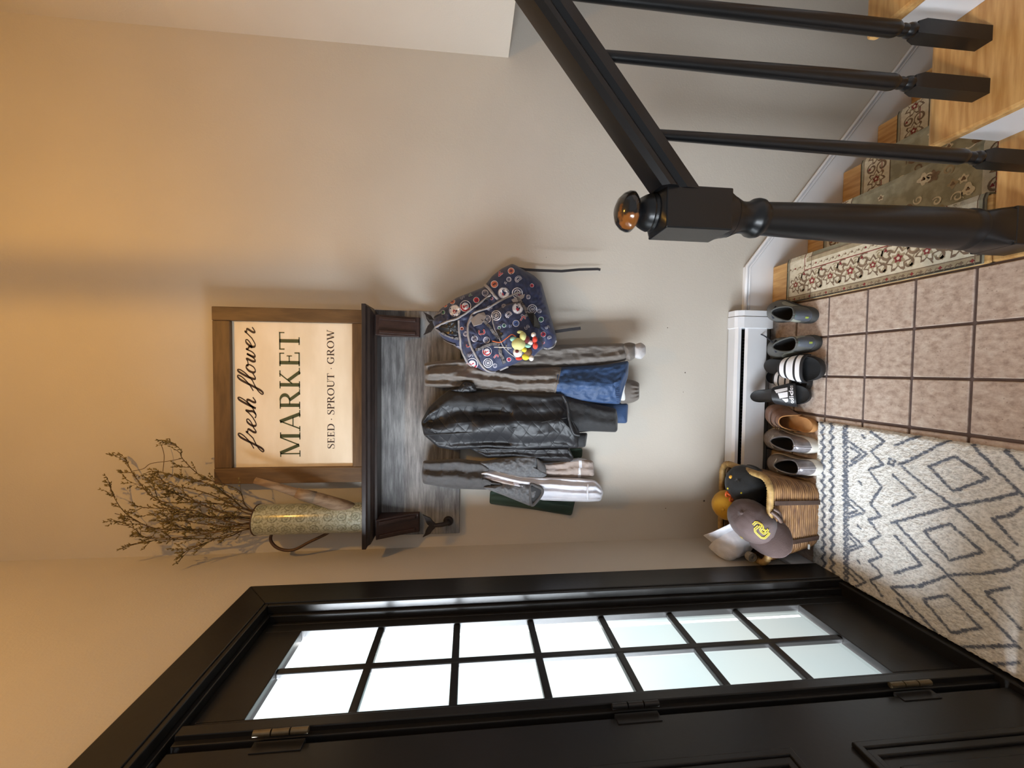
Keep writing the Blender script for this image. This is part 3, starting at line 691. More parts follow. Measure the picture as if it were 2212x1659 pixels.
for xc in (.166, -.636):
    wdt = .04; z0, z1 = 1.552, 1.712; y0 = BF
    b = MB(); b.prism([(y0,z0),(y0-.016,z0),(y0-.02,z0+.004)]+[(y0-.02-.062*(1-cos(t*pi/2))-.01*sin(t*pi), z0+.01+(z1-z0-.02)*t) for t in [k/12 for k in range(13)]]+[(y0-.088,z1),(y0,z1)], lambda a,c,h: (h,a,c), xc-wdt, xc+wdt)
    br = b.build('bracket', M['bracket_wood'], sh, bevel=.002)
    for dx in (-.026, .026):
        MB().prism([(y0-.005,z0+.012),(y0-.026,z0+.016)]+[(y0-.028-.062*(1-cos(t*pi/2))-.01*sin(t*pi), z0+.016+(z1-z0-.03)*t) for t in [k/10 for k in range(11)]]+[(y0-.005,z1-.01)], lambda a,c,h: (h,a,c), xc+dx-.006, xc+dx+.006).build('side_ridge', M['bracket_wood'], br, bevel=.0015)
HOOKX = [-.638, -.43, -.235, -.02, .178]
def hook(x, kw=1):
    z = 1.435; b = MB()
    b.lathe([(0,-.004),(.019,-.004),(.021,0),(.017,.006),(0,.009)], (0,0,0), 18)
    o = len(b.v); b.v = [(x+p[0], BF-.004-p[2], z+p[1]) for p in b.v]
    b.tube([(x,BF-.006,z),(x,BF-.03,z+.004),(x,BF-.045,z+.025),(x,BF-.05,z+.055)], [.011,.010,.009,.008], 12)
    tl = [(0,.048),(.007,.062),(.022,.078),(.036,.092),(.045,.096),(.041,.086),(.034,.078),(.026,.07)]
    half = [(0,.052),(.008,.05),(.018,.06),(.032,.07),(.046,.1),(.034,.092),(.02,.088),(.008,.082),(0,.074)]
    poly = half+[(-p,q) for p,q in half[::-1][1:-1]]; poly = [(p*kw, q if kw == 1 else q-.012) for p,q in poly]
    b.prism(poly, lambda p,q,h: (x+p, BF-h, z+q), .046, .055)
    b.build('hook', M['hook_iron'], sh, smooth=True, angle=35)
for i, x in enumerate(HOOKX): hook(x, .45 if i in (1,2,3) else 1)

# ================================================================== FRAMED SIGN
SY = BY-.045
sg = thing('framed_sign', (-.12, SY, 1.758), 'framed cream sign reading fresh flower MARKET on the shelf', 'sign')
sx0, sx1, sz1 = -.459, .228, 2.332; sz0 = 1.758; fw = .062
b = MB(); b.box(sx0, SY-.012, sz0, sx0+fw, SY+.02, sz1); b.build('frame_side', M['frame_wood_v'], sg, bevel=.0025)
b = MB(); b.box(sx1-.053, SY-.012, sz0, sx1, SY+.02, sz1); b.build('frame_side', M['frame_wood_v'], sg, bevel=.0025)
b = MB(); b.box(sx0+fw+.0006, SY-.0115, sz1-.064, sx1-.0536, SY+.02, sz1-.001); b.build('frame_rail', M['frame_wood'], sg, bevel=.0025)
b = MB(); b.box(sx0+fw+.0006, SY-.0115, sz0, sx1-.0536, SY+.02, sz0+.056); b.build('frame_rail', M['frame_wood'], sg, bevel=.0025)
pn = MB().box(sx0+fw-.01, SY+.006, sz0+.04, sx1-.045, SY+.014, sz1-.05).build('sign_panel', M['sign_panel'], sg)
def sgn_line(polys, wdt, x0c, x1c, zc, hc, mat, name):  # crop coordinates of the lettering in the picture of the sign
    A = at(440+zc/2.765, 620+x0c/2.765, Y=SY); B = at(440+zc/2.765, 620+x1c/2.765, Y=SY); T_ = at(440+hc/2.765, 620+(x0c+x1c)/2/2.765, Y=SY)
    k = (B.x-A.x)/wdt; kz = (T_.z-A.z); mb = MB()
    place(mb, polys, lambda a,c: (A.x+a*k, SY+.0052, A.z+c*kz))
    mb.build(name, mat, sg)
g, wd_ = cursive_text('fresh flower'); sgn_line(g, wd_+.2, 965, 232, 310, 250, M['ink_brown'], 'script_lettering')
g, wd_ = serif_text('MARKET', .035); sgn_line(g, wd_, 1015, 265, 575, 450, M['ink_green'], 'large_lettering')
g, wd_ = serif_text('SEED . SPROUT . GROW', .05); sgn_line(g, wd_, 968, 255, 779, 735, M['ink_brown'], 'small_lettering')

# ================================================================== WATERING CAN WITH TWIGS
WC = Vector((at(660,1120,Y=1.655).x, 1.655, 1.757)); WR = .0575; WH = at(557,1120,Y=1.655).z-1.757
def rosette():
    m, nt, b = newmat('sage_rosette_print'); L = nt.links
    uv = N(nt,'ShaderNodeUVMap'); mp = N(nt,'ShaderNodeMapping'); mp.inputs['Scale'].default_value = (8,8,1); L.new(uv.outputs[0], mp.inputs[0])
    fr = N(nt,'ShaderNodeVectorMath', operation='FRACTION'); L.new(mp.outputs[0], fr.inputs[0])
    sb = N(nt,'ShaderNodeVectorMath', operation='SUBTRACT'); sb.inputs[1].default_value = (.5,.5,0); L.new(fr.outputs[0], sb.inputs[0])
    ln = N(nt,'ShaderNodeVectorMath', operation='LENGTH'); L.new(sb.outputs[0], ln.inputs[0])
    rp = N(nt,'ShaderNodeValToRGB'); rp.color_ramp.interpolation = 'LINEAR'; e = rp.color_ramp.elements
    e[0].position = 0; e[0].color = lin((104,114,104)); e[1].position = .62; e[1].color = lin((176,182,168))
    for p_, c_ in ((.07,(186,190,174)),(.12,(112,120,110)),(.17,(172,178,162)),(.28,(166,172,156)),(.32,(116,122,110)),(.38,(178,184,170))): k = e.new(p_); k.color = lin(c_)
    L.new(ln.outputs[1], rp.inputs[0])
    n = N(nt,'ShaderNodeTexNoise'); n.inputs['Scale'].default_value = 130; n.inputs['Detail'].default_value = 2
    tc = N(nt,'ShaderNodeTexCoord'); L.new(tc.outputs['Object'], n.inputs['Vector'])
    r2 = N(nt,'ShaderNodeValToRGB'); r2.color_ramp.elements[0].position = .4; r2.color_ramp.elements[1].position = .55; r2.color_ramp.elements[0].color = (.62,.6,.52,1); r2.color_ramp.elements[1].color = (1,1,1,1)
    L.new(n.outputs[0], r2.inputs[0]); mx = N(nt,'ShaderNodeMix', data_type='RGBA', blend_type='MULTIPLY'); mx.inputs[0].default_value = 1
    L.new(rp.outputs[0], mx.inputs[6]); L.new(r2.outputs[0], mx.inputs[7]); L.new(mx.outputs[2], b.inputs['Base Color'])
    b.inputs['Roughness'].default_value = .28; b.inputs['Coat Weight'].default_value = .5; b.inputs['Coat Roughness'].default_value = .12
    return m
wc = thing('watering_can', WC, 'tall sage patterned watering can standing at the left end of the shelf', 'watering can')
b = MB(); b.lathe([(0,0),(WR,0),(WR,.004),(WR,WH-.004),(WR-.001,WH),(WR-.004,WH),(WR-.004,.02),(0,.02)], WC, 48)
b.build('body', rosette(), wc, smooth=True, angle=40, uvfn=lambda p: ((math.atan2(p.y-WC.y, p.x-WC.x)/(2*pi))%1.0, (p.z-WC.z)/WH))
M['bronze'] = pmat('brown_metal', (74,52,38), (88,64,46), 30, rough=.45, metal=.3)
b = MB(); b.tube([WC+Vector((WR*cos(a)*.995, WR*sin(a)*.995, WH)) for a in [2*pi*k/40 for k in range(41)]], .0026, 8); b.build('rim', M['bronze'], wc, smooth=True)
hp = [at(220+x/3.568, 920+y/3.568, Y=1.66) for x,y in ((1340,800),(1305,845),(1305,890),(1345,935),(1410,958),(1490,952),(1600,895),(1720,838),(1760,812))]
b = MB(); b.tube(crom(hp, 6), .0058, 10); b.build('handle', M['bronze'], wc, smooth=True)
M['driftwood'] = pmat('weathered_wood', (112,88,66), (146,124,100), 12, (6,6,1), rough=.7, bump=.3, bscale=30)
sp = [at(220+x/3.568, 920+y/3.568, Y=q) for x,y,q in ((1960,650,1.648),(1880,622,1.64),(1760,590,1.625),(1640,553,1.61),(1500,515,1.60),(1340,465,1.595),(1180,420,1.59))]
b = MB(); b.tube(sp, [.021,.024,.0245,.022,.0165,.0135,.0115], 18); so = b.build('spout', M['driftwood'], wc, smooth=True)
b = MB(); b.tube([sp[3], sp[4]], [.0235,.0185], 18); b.build('spout_collar', M['driftwood'], so, smooth=True)
M['twig'] = pmat('dark_brown_twig', (70,52,30), (92,70,40), 40, rough=.8)
M['bud'] = pmat('olive_bud', (98,84,44), (124,106,58), 40, rough=.8)
stems = [[(1190,630),(1060,500),(900,440),(760,385),(620,250),(610,190),(560,140)], [(1190,650),(900,600),(700,590),(500,590),(380,540),(300,450),(225,345),(185,250)],
 [(1190,700),(950,700),(700,690),(560,640),(450,590),(400,460)], [(1190,740),(900,800),(700,800),(450,795),(300,750),(180,670),(100,560),(60,450)],
 [(1190,780),(1000,800),(700,850),(500,865),(330,855),(260,800),(160,745)], [(1190,790),(1000,830),(850,880),(700,940),(610,990)],
 [(1190,660),(1000,560),(800,440),(600,395),(470,360),(370,350)], [(1190,690),(960,580),(750,500),(600,470),(500,440),(410,405)],
 [(1190,760),(900,720),(700,650),(520,640),(310,630)], [(1190,780),(960,860),(700,870),(430,880),(330,900),(220,915)],
 [(1190,720),(900,650),(650,560),(560,520),(480,490)], [(1190,670),(980,540),(880,470)], [(1190,750),(1000,780),(800,830),(640,790),(540,760)],
 [(1190,710),(800,700),(600,680),(380,675)], [(1190,730),(960,680),(760,600),(640,520),(620,460)], [(1190,770),(900,770),(620,730),(540,720)]]
forks = {0: [[(620,250),(520,270),(380,290),(320,330),(225,350)]], 6: [[(470,360),(480,230),(460,150)]], 3: [[(300,750),(240,715),(100,675)]]}
rs_ = random.Random(11)
def twig_mesh(b, bb, p, d, ln, r, depth):
    pts = [p]; dd = d.copy()
    for k in range(4):
        dd = (dd + Vector((rs_.uniform(-.35,.35), rs_.uniform(-.3,.3), rs_.uniform(-.2,.35)))).normalized(); pts.append(pts[-1]+dd*ln/4)
    b.tube(pts, [r*(1-.6*k/4) for k in range(5)], 5)
    for q in pts[2:]:
        for _ in range(2):
            e = (dd+Vector((rs_.uniform(-1,1), rs_.uniform(-1,1), rs_.uniform(-.3,1)))).normalized(); bb.tube([q, q+e*.004, q+e*.009], [.0011,.0019,.0005], 5)
    if depth:
        for q in pts[1:4]:
            if rs_.random() < .75: twig_mesh(b, bb, q, (dd+Vector((rs_.uniform(-1,1), rs_.uniform(-.7,.7), rs_.uniform(-.2,.9)))).normalized(), ln*.55, r*.7, depth-1)
for i, st in enumerate(stems):
    yb = WC.y + ((i*37) % 7 - 3)*.011; ye = max(1.56, min(1.70, WC.y + ((i*53) % 11 - 5)*.016)); n_ = len(st)
    pp = [at(220+x/3.568, 920+y/3.568, Y=lerp(yb, ye, k/(n_-1))) for k, (x,y) in enumerate(st)]
    root = Vector((WC.x + (pp[0].x-WC.x)*.4, lerp(WC.y, pp[0].y, .5), WC.z+.08 + (i % 4)*.012))
    if abs(pp[0].x-WC.x) > WR-.012: pp[0].x = WC.x + (WR-.014)*(1 if pp[0].x > WC.x else -1)
    sp_ = crom([root]+pp, 6); b = MB(); bb = MB(); nn = len(sp_)
    b.tube(sp_, [lerp(.0026,.0009,k/(nn-1)) for k in range(nn)], 6)
    for fk in forks.get(i, []): b.tube(crom([at(220+x/3.568, 920+y/3.568, Y=ye) for x,y in fk], 5), .0011, 5)
    for k in range(8, nn):
        q = sp_[k]
        if q.z < WC.z+WH+.01: continue
        d = (sp_[min(k+1,nn-1)]-sp_[k-1]).normalized()
        if rs_.random() < .52:
            sd_ = Vector((rs_.uniform(-1,1), rs_.uniform(-.6,.4), rs_.uniform(-.3,.6))); twig_mesh(b, bb, q, (d+sd_*.8).normalized(), rs_.uniform(.025,.06), .0011, 1 if rs_.random() < .45 else 0)
        for _ in range(1):
            e = (d+Vector((rs_.uniform(-1,1), rs_.uniform(-1,1), rs_.uniform(-.4,.8)))).normalized(); bb.tube([q, q+e*.005, q+e*.011], [.0012,.002,.0005], 5)
    o = b.build('twig_branch', M['twig'], None, smooth=True)
    tag(o, {0: 'budding twig arching over to the right above the framed sign', 1: 'tall budding twig with a hooked tip just right of the highest one', 3: 'tallest budding twig in the watering can, its tip reaching highest', 5: 'short budding twig leaning lowest to the left towards the corner', 9: 'long straight budding twig on the far left of the bunch'}.get(i, 'budding twig in the crowded middle of the bunch in the watering can'), 'twig', 'budding twigs in the watering can')
    k_ = bb.build('buds', M['bud'], o); k_['kind'] = 'stuff'

# ================================================================== HANGING CLOTHES
def crop(ox, oy, sc):
    return lambda x, y, Y: at(ox+x/sc, oy+y/sc, Y=Y)
C5 = crop(900, 740, 4.254); C4 = crop(900, 560, 5.267); C6 = crop(1500, 960, 5.53)
def resample(poly, n, rnd=.35):
    P = [Vector((p[0],p[1])) for p in poly]; Q = []
    for i in range(len(P)):                            # soften the corners a little
        a, c, d = P[i-1], P[i], P[(i+1)%len(P)]
        l = min((a-c).length, (d-c).length)*rnd; l = min(l, 22)
        p0 = c+(a-c).normalized()*l; p1 = c+(d-c).normalized()*l
        for t in (0,.25,.5,.75,1): Q.append(p0*(1-t)**2+c*2*t*(1-t)+p1*t*t)
    L = [0]
    for i in range(len(Q)): L.append(L[-1]+(Q[(i+1)%len(Q)]-Q[i]).length)
    out = []; j = 0
    for k in range(n):
        s = L[-1]*k/n
        while L[j+1] < s: j += 1
        t = (s-L[j])/max(1e-9, L[j+1]-L[j]); out.append(Q[j].lerp(Q[(j+1)%len(Q)], t))
    return out
def cross(poly, x):                                    # extent across the garment at picture height x
    ys = []
    for i in range(len(poly)):
        a, c = poly[i-1], poly[i]
        if (a[0]-x)*(c[0]-x) < 0: t = (x-a[0])/(c[0]-a[0]); ys.append(a[1]+(c[1]-a[1])*t)
    return (min(ys), max(ys)) if len(ys) >= 2 else None
def pillow(mb, poly, Y0, front, spine=None, conv=C5, back=.012, nb=140, nr=14, expo=.5, folds=(), wr=.0, seed=0, matfn=None, sides=True):
    B = resample(poly, nb)
    if spine: S = [Vector(p) for p in spine]
    else: c = sum(B, Vector((0,0)))/len(B); S = [c]
    def near(p):
        best = None; bd = 1e18
        if len(S) == 1: return S[0]
        for a, c in zip(S, S[1:]):
            d = c-a; t = max(0, min(1, (p-a).dot(d)/max(d.dot(d),1e-9))); q = a+d*t; e = (q-p).length_squared
            if e < bd: bd, best = e, q
        return best
    near_ = [near(p) for p in B]
    for side in ((1, 0) if sides else (1,)):
        rings = []; mi = []
        for r in range(nr+1):
            s = 1-(r/nr)**1.35 if side else 1-r/nr
            ring = []
            for p, c in zip(B, near_):
                q = c.lerp(p, s); prof = max(0, 1-s**2.2)**expo
                if side:
                    d = front*prof
                    cr = cross(poly, q.x) if folds else None
                    if cr and cr[1]-cr[0] > 8:
                        xi = (q.y-cr[0])/(cr[1]-cr[0]); ln_ = q.x/300.
                        for amp, n_, ph, x0, x1 in folds:
                            m_ = 1.0
                            if x0 is not None: m_ = max(0, min(1, (q.x-x0)/60.))*max(0, min(1, (x1-q.x)/60.))
                            d += amp*m_*min(1,(1-s)*5)*sin(2*pi*n_*xi+ph+1.3*noise.noise(Vector((ln_*1.3, n_, seed))))
                    if wr: d += wr*min(1,(1-s)*6)*(noise.noise(Vector((q.x/38, q.y/38, seed)))+.5*noise.noise(Vector((q.x/17, q.y/17, seed+4))))
                else: d = -back*prof
                P_ = conv(q.x, q.y, Y0); ring.append(P_ - (P_-CAM).normalized()*d)
            rings.append(ring)
        if matfn:
            n = nb
            for r in range(nr):
                for j in range(n):
                    a, c, e, f = rings[r][j], rings[r][(j+1)%n], rings[r+1][(j+1)%n], rings[r+1][j]
                    s = 1-((r+.5)/nr)**1.35; q = near_[j].lerp(B[j], s)
                    mb.add([a,c,e,f], [(0,1,2,3)], matfn(q.x,q.y))
        else: mb.rings(rings, True)
    return mb
def bvh_of(objs):
    vs_, fs_ = [], []
    for o in objs:
        k = len(vs_); vs_ += [v.co.copy() for v in o.data.vertices]; fs_ += [[i+k for i in p.vertices] for p in o.data.polygons]
    return BVHTree.FromPolygons(vs_, fs_)
def surf(x, y, off=.0012, conv=C4, tree=None):
    p = conv(x, y, 1.6); d = (p-CAM).normalized(); h = (tree or bv).ray_cast(CAM, d)
    if h[0] is None: return None
    n_ = h[1] if h[1].dot(d) < 0 else -h[1]
    return h[0]+(n_*.6-d*.4)*off, n_
def fabric(name, c1, c2, weave=320, rough=.8, bump=.25, sheen=.15, sc=14):
    return pmat(name, c1, c2, sc, rough=rough, bump=bump, bscale=weave, sheen=sheen, lo=.3, hi=.7)
M['taupe'] = fabric('taupe_nylon', (98,91,85), (108,100,93), 220, .6)
M['navy_nylon'] = fabric('blue_nylon', (34,62,100), (40,70,112), 220, .55)
M['pale_lining'] = fabric('pale_grey_cuff', (176,172,172), (190,186,186), 200)
M['charcoal'] = fabric('charcoal_fleece', (64,62,62), (74,72,72), 340, .9, .35)
M['heather'] = fabric('heather_grey_fleece', (80,80,82), (102,102,104), 500, .95, .4, sc=120)
M['white_fleece'] = fabric('white_cotton', (204,204,211), (214,214,221), 300, .9)
M['white_shaded'] = fabric('shaded_white_cotton', (152,137,129), (160,146,138), 260, .9)  # brownish shadow on the white cotton, put into the colour
M['green_cloth'] = fabric('dark_green_canvas', (36,54,42), (42,62,48), 260, .8)
M['white_tag'] = pmat('white_tag', (214,214,210), rough=.7)
def quilted():
    m, nt, b = newmat('black_quilted_nylon'); L = nt.links
    tc = N(nt,'ShaderNodeTexCoord'); mp = N(nt,'ShaderNodeMapping'); mp.inputs['Rotation'].default_value = (0,.15,0); mp.inputs['Scale'].default_value = (1,0,1); L.new(tc.outputs['Object'], mp.inputs[0])
    hs = []
    for rot in (.95, -.95):
        m2 = N(nt,'ShaderNodeMapping'); m2.inputs['Rotation'].default_value = (0,rot,0); L.new(mp.outputs[0], m2.inputs[0])
        sx = N(nt,'ShaderNodeSeparateXYZ'); L.new(m2.outputs[0], sx.inputs[0])
        mu = N(nt,'ShaderNodeMath', operation='MULTIPLY'); mu.inputs[1].default_value = 2*pi/.085; L.new(sx.outputs[0], mu.inputs[0])
        sn = N(nt,'ShaderNodeMath', operation='SINE'); L.new(mu.outputs[0], sn.inputs[0])
        ab = N(nt,'ShaderNodeMath', operation='ABSOLUTE'); L.new(sn.outputs[0], ab.inputs[0])
        pw = N(nt,'ShaderNodeMath', operation='POWER'); pw.inputs[1].default_value = .22; L.new(ab.outputs[0], pw.inputs[0]); hs.append(pw)
    ml = N(nt,'ShaderNodeMath', operation='MULTIPLY'); L.new(hs[0].outputs[0], ml.inputs[0]); L.new(hs[1].outputs[0], ml.inputs[1])
    n = N(nt,'ShaderNodeTexNoise'); n.inputs['Scale'].default_value = 30; L.new(tc.outputs['Object'], n.inputs['Vector'])
    ad = N(nt,'ShaderNodeMath', operation='MULTIPLY_ADD'); ad.inputs[1].default_value = .15; L.new(n.outputs[0], ad.inputs[0]); L.new(ml.outputs[0], ad.inputs[2])
    bp = N(nt,'ShaderNodeBump'); bp.inputs['Strength'].default_value = .5; bp.inputs['Distance'].default_value = .005
    L.new(ad.outputs[0], bp.inputs['Height']); L.new(bp.outputs[0], b.inputs['Normal'])
    b.inputs['Base Color'].default_value = lin((30,30,33)); b.inputs['Roughness'].default_value = .5
    return m
M['quilt'] = quilted(); M['black_cloth'] = fabric('black_cloth', (26,26,28), (32,32,34), 260, .75)

gc = MB(); pillow(gc, [(675,1360),(1000,1330),(1460,1440),(1425,1592),(1050,1530),(668,1482)], 1.722, .012, [(760,1420),(1360,1500)], folds=((.003,2.5,0,None,None),), back=.004)
gt = thing('canvas_bag', at(1150,1090,Y=1.722), 'dark green canvas bag hanging flat behind the grey and white hoodie', 'bag')
gc.build('bag_body', M['green_cloth'], gt, smooth=True)
b = MB(); pillow(b, [(1400,970),(1525,970),(1520,1060),(1430,1062)], 1.725, .006, back=.004); b.build('bag_corner', M['green_cloth'], gt, smooth=True)
b = MB(); b.band([Vector((-.43,BF-.052,1.49)), Vector((-.44,BF-.012,1.40)), Vector((-.455,BF-.008,1.30))], (0,-1,0), .02, .002); b.build('bag_handle', M['green_cloth'], gt)

# --- taupe and blue jacket
tj = thing('windbreaker', at(1100,820,Y=1.68), 'taupe and blue colour-block windbreaker hanging between backpack and black jacket', 'jacket')
b = MB(); pillow(b, [(1360,500),(1700,540),(1945,560),(1935,742),(1840,740),(1500,700)], 1.705, .02, [(1450,590),(1880,650)]); b.build('back_hem', M['navy_nylon'], tj, smooth=True)
b = MB(); pillow(b, [(440,120),(900,60),(1270,22),(1600,10),(1910,6),(1955,90),(1925,165),(1700,200),(1300,235),(880,250),(600,200)], 1.678, .036, [(620,150),(1850,85)], folds=((.005,1.6,.5,None,None),), wr=.006, seed=1); b.build('sleeve', M['taupe'], tj, smooth=True)
b = MB(); pillow(b, [(1895,10),(1960,-4),(2015,12),(2012,140),(1960,172),(1920,150)], 1.668, .034, nb=80); b.build('cuff', M['taupe'], tj, smooth=True)
b = MB(); pillow(b, [(1995,20),(2060,-4),(2106,30),(2105,110),(2060,158),(2000,140)], 1.668, .034, nb=80); b.build('cuff_lining', M['pale_lining'], tj, smooth=True)
b = MB(); pillow(b, [(1850,330),(1940,335),(2000,348),(2048,372),(2046,520),(1990,552),(1870,565)], 1.69, .035, [(1900,450),(2000,450)], folds=((.004,5,0,1960,2100),)); b.build('cuff', M['taupe'], tj, smooth=True)
b = MB(); pillow(b, [(1855,360),(1915,330),(1918,535),(1862,530)], 1.66, .004, back=.002, nb=60); b.build('label_tag', M['white_tag'], tj)
b = MB(); pillow(b, [(68,190),(72,400),(200,412),(560,440),(900,470),(1270,480),(1500,540),(1700,562),(1870,566),(1905,430),(1945,300),(1950,165),(1700,205),(1300,222),(900,225),(660,180),(440,150),(200,170)], 1.668, .05,
    [(130,300),(600,320),(1200,340),(1800,380)], nb=240, nr=20, back=.03, folds=((.012,2.3,.4,-50,520),(.006,3.2,1.2,300,1300),(.007,1.7,2.0,1250,2000)), wr=.007, seed=2, matfn=lambda x,y: 1 if x > 1322-(y-250)*.25 else 0)
b.build('body', [M['taupe'], M['navy_nylon']], tj, smooth=True)
tjb = bvh_of([c for c in tj.children if c.name.startswith('body')])
b = MB(); q_ = [surf(1322-(y-250)*.25, y, .0008, C5, tjb) for y in range(230, 470, 8)]; b.tube([t[0] for t in q_ if t], .0028, 6); b.build('seam', M['taupe'], tj, smooth=True)
b = MB()
for k in range(9):
    y = 395+k*19; b.tube([C5(1835-8+k*1.5, y, 1.622), C5(1862+k*1.0, y+4, 1.622)], .0016, 5)
b.build('hem_gathers', M['navy_nylon'], tj, smooth=True)

# --- grey and white hoodie
hd = thing('hoodie', at(1100,1040,Y=1.68), 'grey fleece hoodie over white cotton layers on the hook next to the left end', 'jacket')
b = MB(); pillow(b, [(1100,1110),(1300,1100),(1490,1056),(1625,1088),(1634,1232),(1400,1250),(1150,1220)], 1.69, .025, [(1200,1170),(1560,1150)], folds=((.003,2,0,None,None),), wr=.004, matfn=lambda x,y: 0 if y < 1118-(x-1200)*.12 or (1490 < x < 1512) else 1); b.build('shirt_front', [M['white_fleece'], M['white_shaded']], hd, smooth=True)  # brownish faces are painted shadow on the white shirt
b = MB(); pillow(b, [(540,1185),(640,1150),(960,1225),(1180,1235),(1480,1245),(1645,1265),(1695,1320),(1718,1372),(1692,1458),(1575,1465),(1150,1450),(1040,1400),(780,1330),(565,1290)], 1.676, .042, [(640,1230),(1100,1320),(1620,1380)], nb=200, nr=16, folds=((.008,3.2,1.0,None,None),), wr=.004, seed=5, matfn=lambda x,y: 1 if x < 900 and y > 1228+(x-560)*.16 and y < 1262+(x-560)*.16 else 0)  # brownish strip is painted shadow on the white layer
b.build('white_layer', [M['white_fleece'], M['white_shaded']], hd, smooth=True)
b = MB(); b.tube([C5(x,y,1.628) for x,y in ((1575,1300),(1570,1360),(1572,1440))], .0035, 6); b.build('hem_seam', M['white_fleece'], hd, smooth=True)
b = MB(); pillow(b, [(58,1085),(44,1210),(58,1298),(330,1342),(640,1352),(820,1320),(790,1296),(560,1272),(550,1190),(640,1185),(680,1150),(600,1090),(380,1066)], 1.668, .045, [(120,1190),(420,1200),(600,1250)], nb=180, nr=16, back=.03, folds=((.013,1.8,.2,None,None),), wr=.006, seed=6); b.build('hood', M['charcoal'], hd, smooth=True)
b = MB(); pillow(b, [(560,1100),(800,1060),(1080,1026),(1114,1060),(1112,1180),(1205,1212),(1160,1246),(960,1242),(650,1168)], 1.662, .034, [(640,1120),(1060,1140)], wr=.007, seed=7); b.build('sleeve', M['heather'], hd, smooth=True)
b = MB(); pillow(b, [(600,1330),(800,1292),(1030,1290),(1130,1320),(1150,1380),(1080,1480),(1040,1502),(960,1470),(800,1405)], 1.66, .04, [(700,1340),(1060,1400)], wr=.008, seed=8); b.build('sleeve', M['heather'], hd, smooth=True)
b = MB(); pts = [C5(x,y,1.625) for x,y in ((1045,1310),(1100,1318),(1150,1345),(1155,1385),(1120,1440),(1070,1492),(1048,1470))]
b.tube(crom(pts,4,True)+[pts[0]], .006, 8); b.build('cuff', M['charcoal'], hd, smooth=True)
b = MB(); pillow(b, [(1048,1318),(1100,1322),(1142,1350),(1145,1385),(1105,1440),(1062,1470),(1046,1400)], 1.626, .004, nb=50, back=.01); b.build('cuff_opening', M['black_cloth'], hd, smooth=True)
b = MB(); pillow(b, [(1105,1060),(1140,1085),(1185,1130),(1195,1200),(1110,1180)], 1.64, .012, nb=50); b.build('cuff', M['charcoal'], hd, smooth=True)

# --- black quilted jacket
bj = thing('quilted_jacket', at(1090,900,Y=1.65), 'black quilted jacket hanging on the middle hook', 'jacket')
b = MB(); pillow(b, [(480,970),(640,945),(950,960),(1395,955),(1445,1060),(1425,1092),(1150,1086),(900,1050),(640,1060)], 1.675, .035, [(640,1000),(1380,1020)], folds=((.006,1.5,0,None,None),), wr=.004, seed=11); b.build('sleeve', M['quilt'], bj, smooth=True)
b = MB(); pillow(b, [(1330,470),(1600,556),(1835,608),(1848,700),(1846,805),(1830,824),(1600,815),(1420,835),(1340,700)], 1.668, .04, [(1420,640),(1790,710)], folds=((.004,2,0,None,None),), wr=.003, seed=12); b.build('sleeve', M['black_cloth'], bj, smooth=True)
b = MB(); pillow(b, [(1400,830),(1572,828),(1552,962),(1400,968)], 1.665, .03, [(1440,895),(1530,895)], nb=70); b.build('hem_facing', M['black_cloth'], bj, smooth=True)
b = MB(); pillow(b, [(65,850),(40,730),(108,600),(205,505),(300,432),(400,402),(560,440),(900,455),(1350,470),(1400,560),(1440,700),(1500,830),(1490,968),(1200,972),(950,985),(640,965),(330,988),(200,965)], 1.655, .062,
    [(150,760),(600,720),(1300,720)], nb=240, nr=22, back=.035, folds=((.016,2.1,-.6,-50,900),(.013,1.5,2.2,500,1700),(.004,4,1,300,1500)), wr=.0035, seed=13, matfn=lambda x,y: 1 if y < 560+(x-200)*.0+60*sin(x/300) and y < 590 else 0)
b.build('body', [M['quilt'], M['black_cloth']], bj, smooth=True)
b = MB(); pillow(b, [(300,440),(390,410),(430,358),(470,352),(525,372),(560,445),(420,470)], 1.63, .025, [(400,430),(500,410)], nb=80, wr=.006); b.build('collar', M['quilt'], bj, smooth=True)
b = MB(); pts = [C5(x,y,1.582) for x,y in ((1340,480),(1385,570),(1400,700),(1440,830),(1500,850))]; b.tube(crom(pts,5), .006, 8); b.build('hem_binding', M['quilt'], bj, smooth=True)
b = MB(); pts = [C5(x,y,1.588) for x,y in ((70,850),(420,830),(800,800),(1100,740),(1380,690))]; b.tube(crom(pts,6), .0022, 6); b.build('zip_line', M['black_cloth'], bj, smooth=True)

# ================================================================== BACKPACK
M['pk_navy'] = fabric('navy_polyester', (34,41,70), (40,48,80), 300, .6)
M['pk_plain'] = fabric('plain_navy_polyester', (30,37,72), (36,43,82), 300, .55)
M['pk_grey'] = fabric('grey_piping', (138,132,132), (152,146,146), 300, .6)
M['pk_dark'] = fabric('dark_strap', (34,32,36), (42,40,44), 400, .7)
M['pk_black'] = pmat('black_plastic_buckle', (22,22,24), (30,30,32), 20, rough=.35)
M['em_white'] = pmat('emblem_white', (222,220,226), rough=.7); M['em_red'] = pmat('emblem_red', (176,42,58), rough=.7); M['em_navy'] = pmat('emblem_navy', (30,38,70), rough=.7)
M['em_grey'] = pmat('emblem_grey', (120,118,132), rough=.7); M['em_green'] = pmat('emblem_green', (66,112,92), rough=.7); M['em_orange'] = pmat('emblem_orange', (196,110,84), rough=.7); M['em_blue'] = pmat('emblem_blue', (74,100,160), rough=.7)
bpk = thing('backpack', at(1080,690,Y=1.62), 'navy backpack printed all over with team emblems on the right hook', 'backpack')
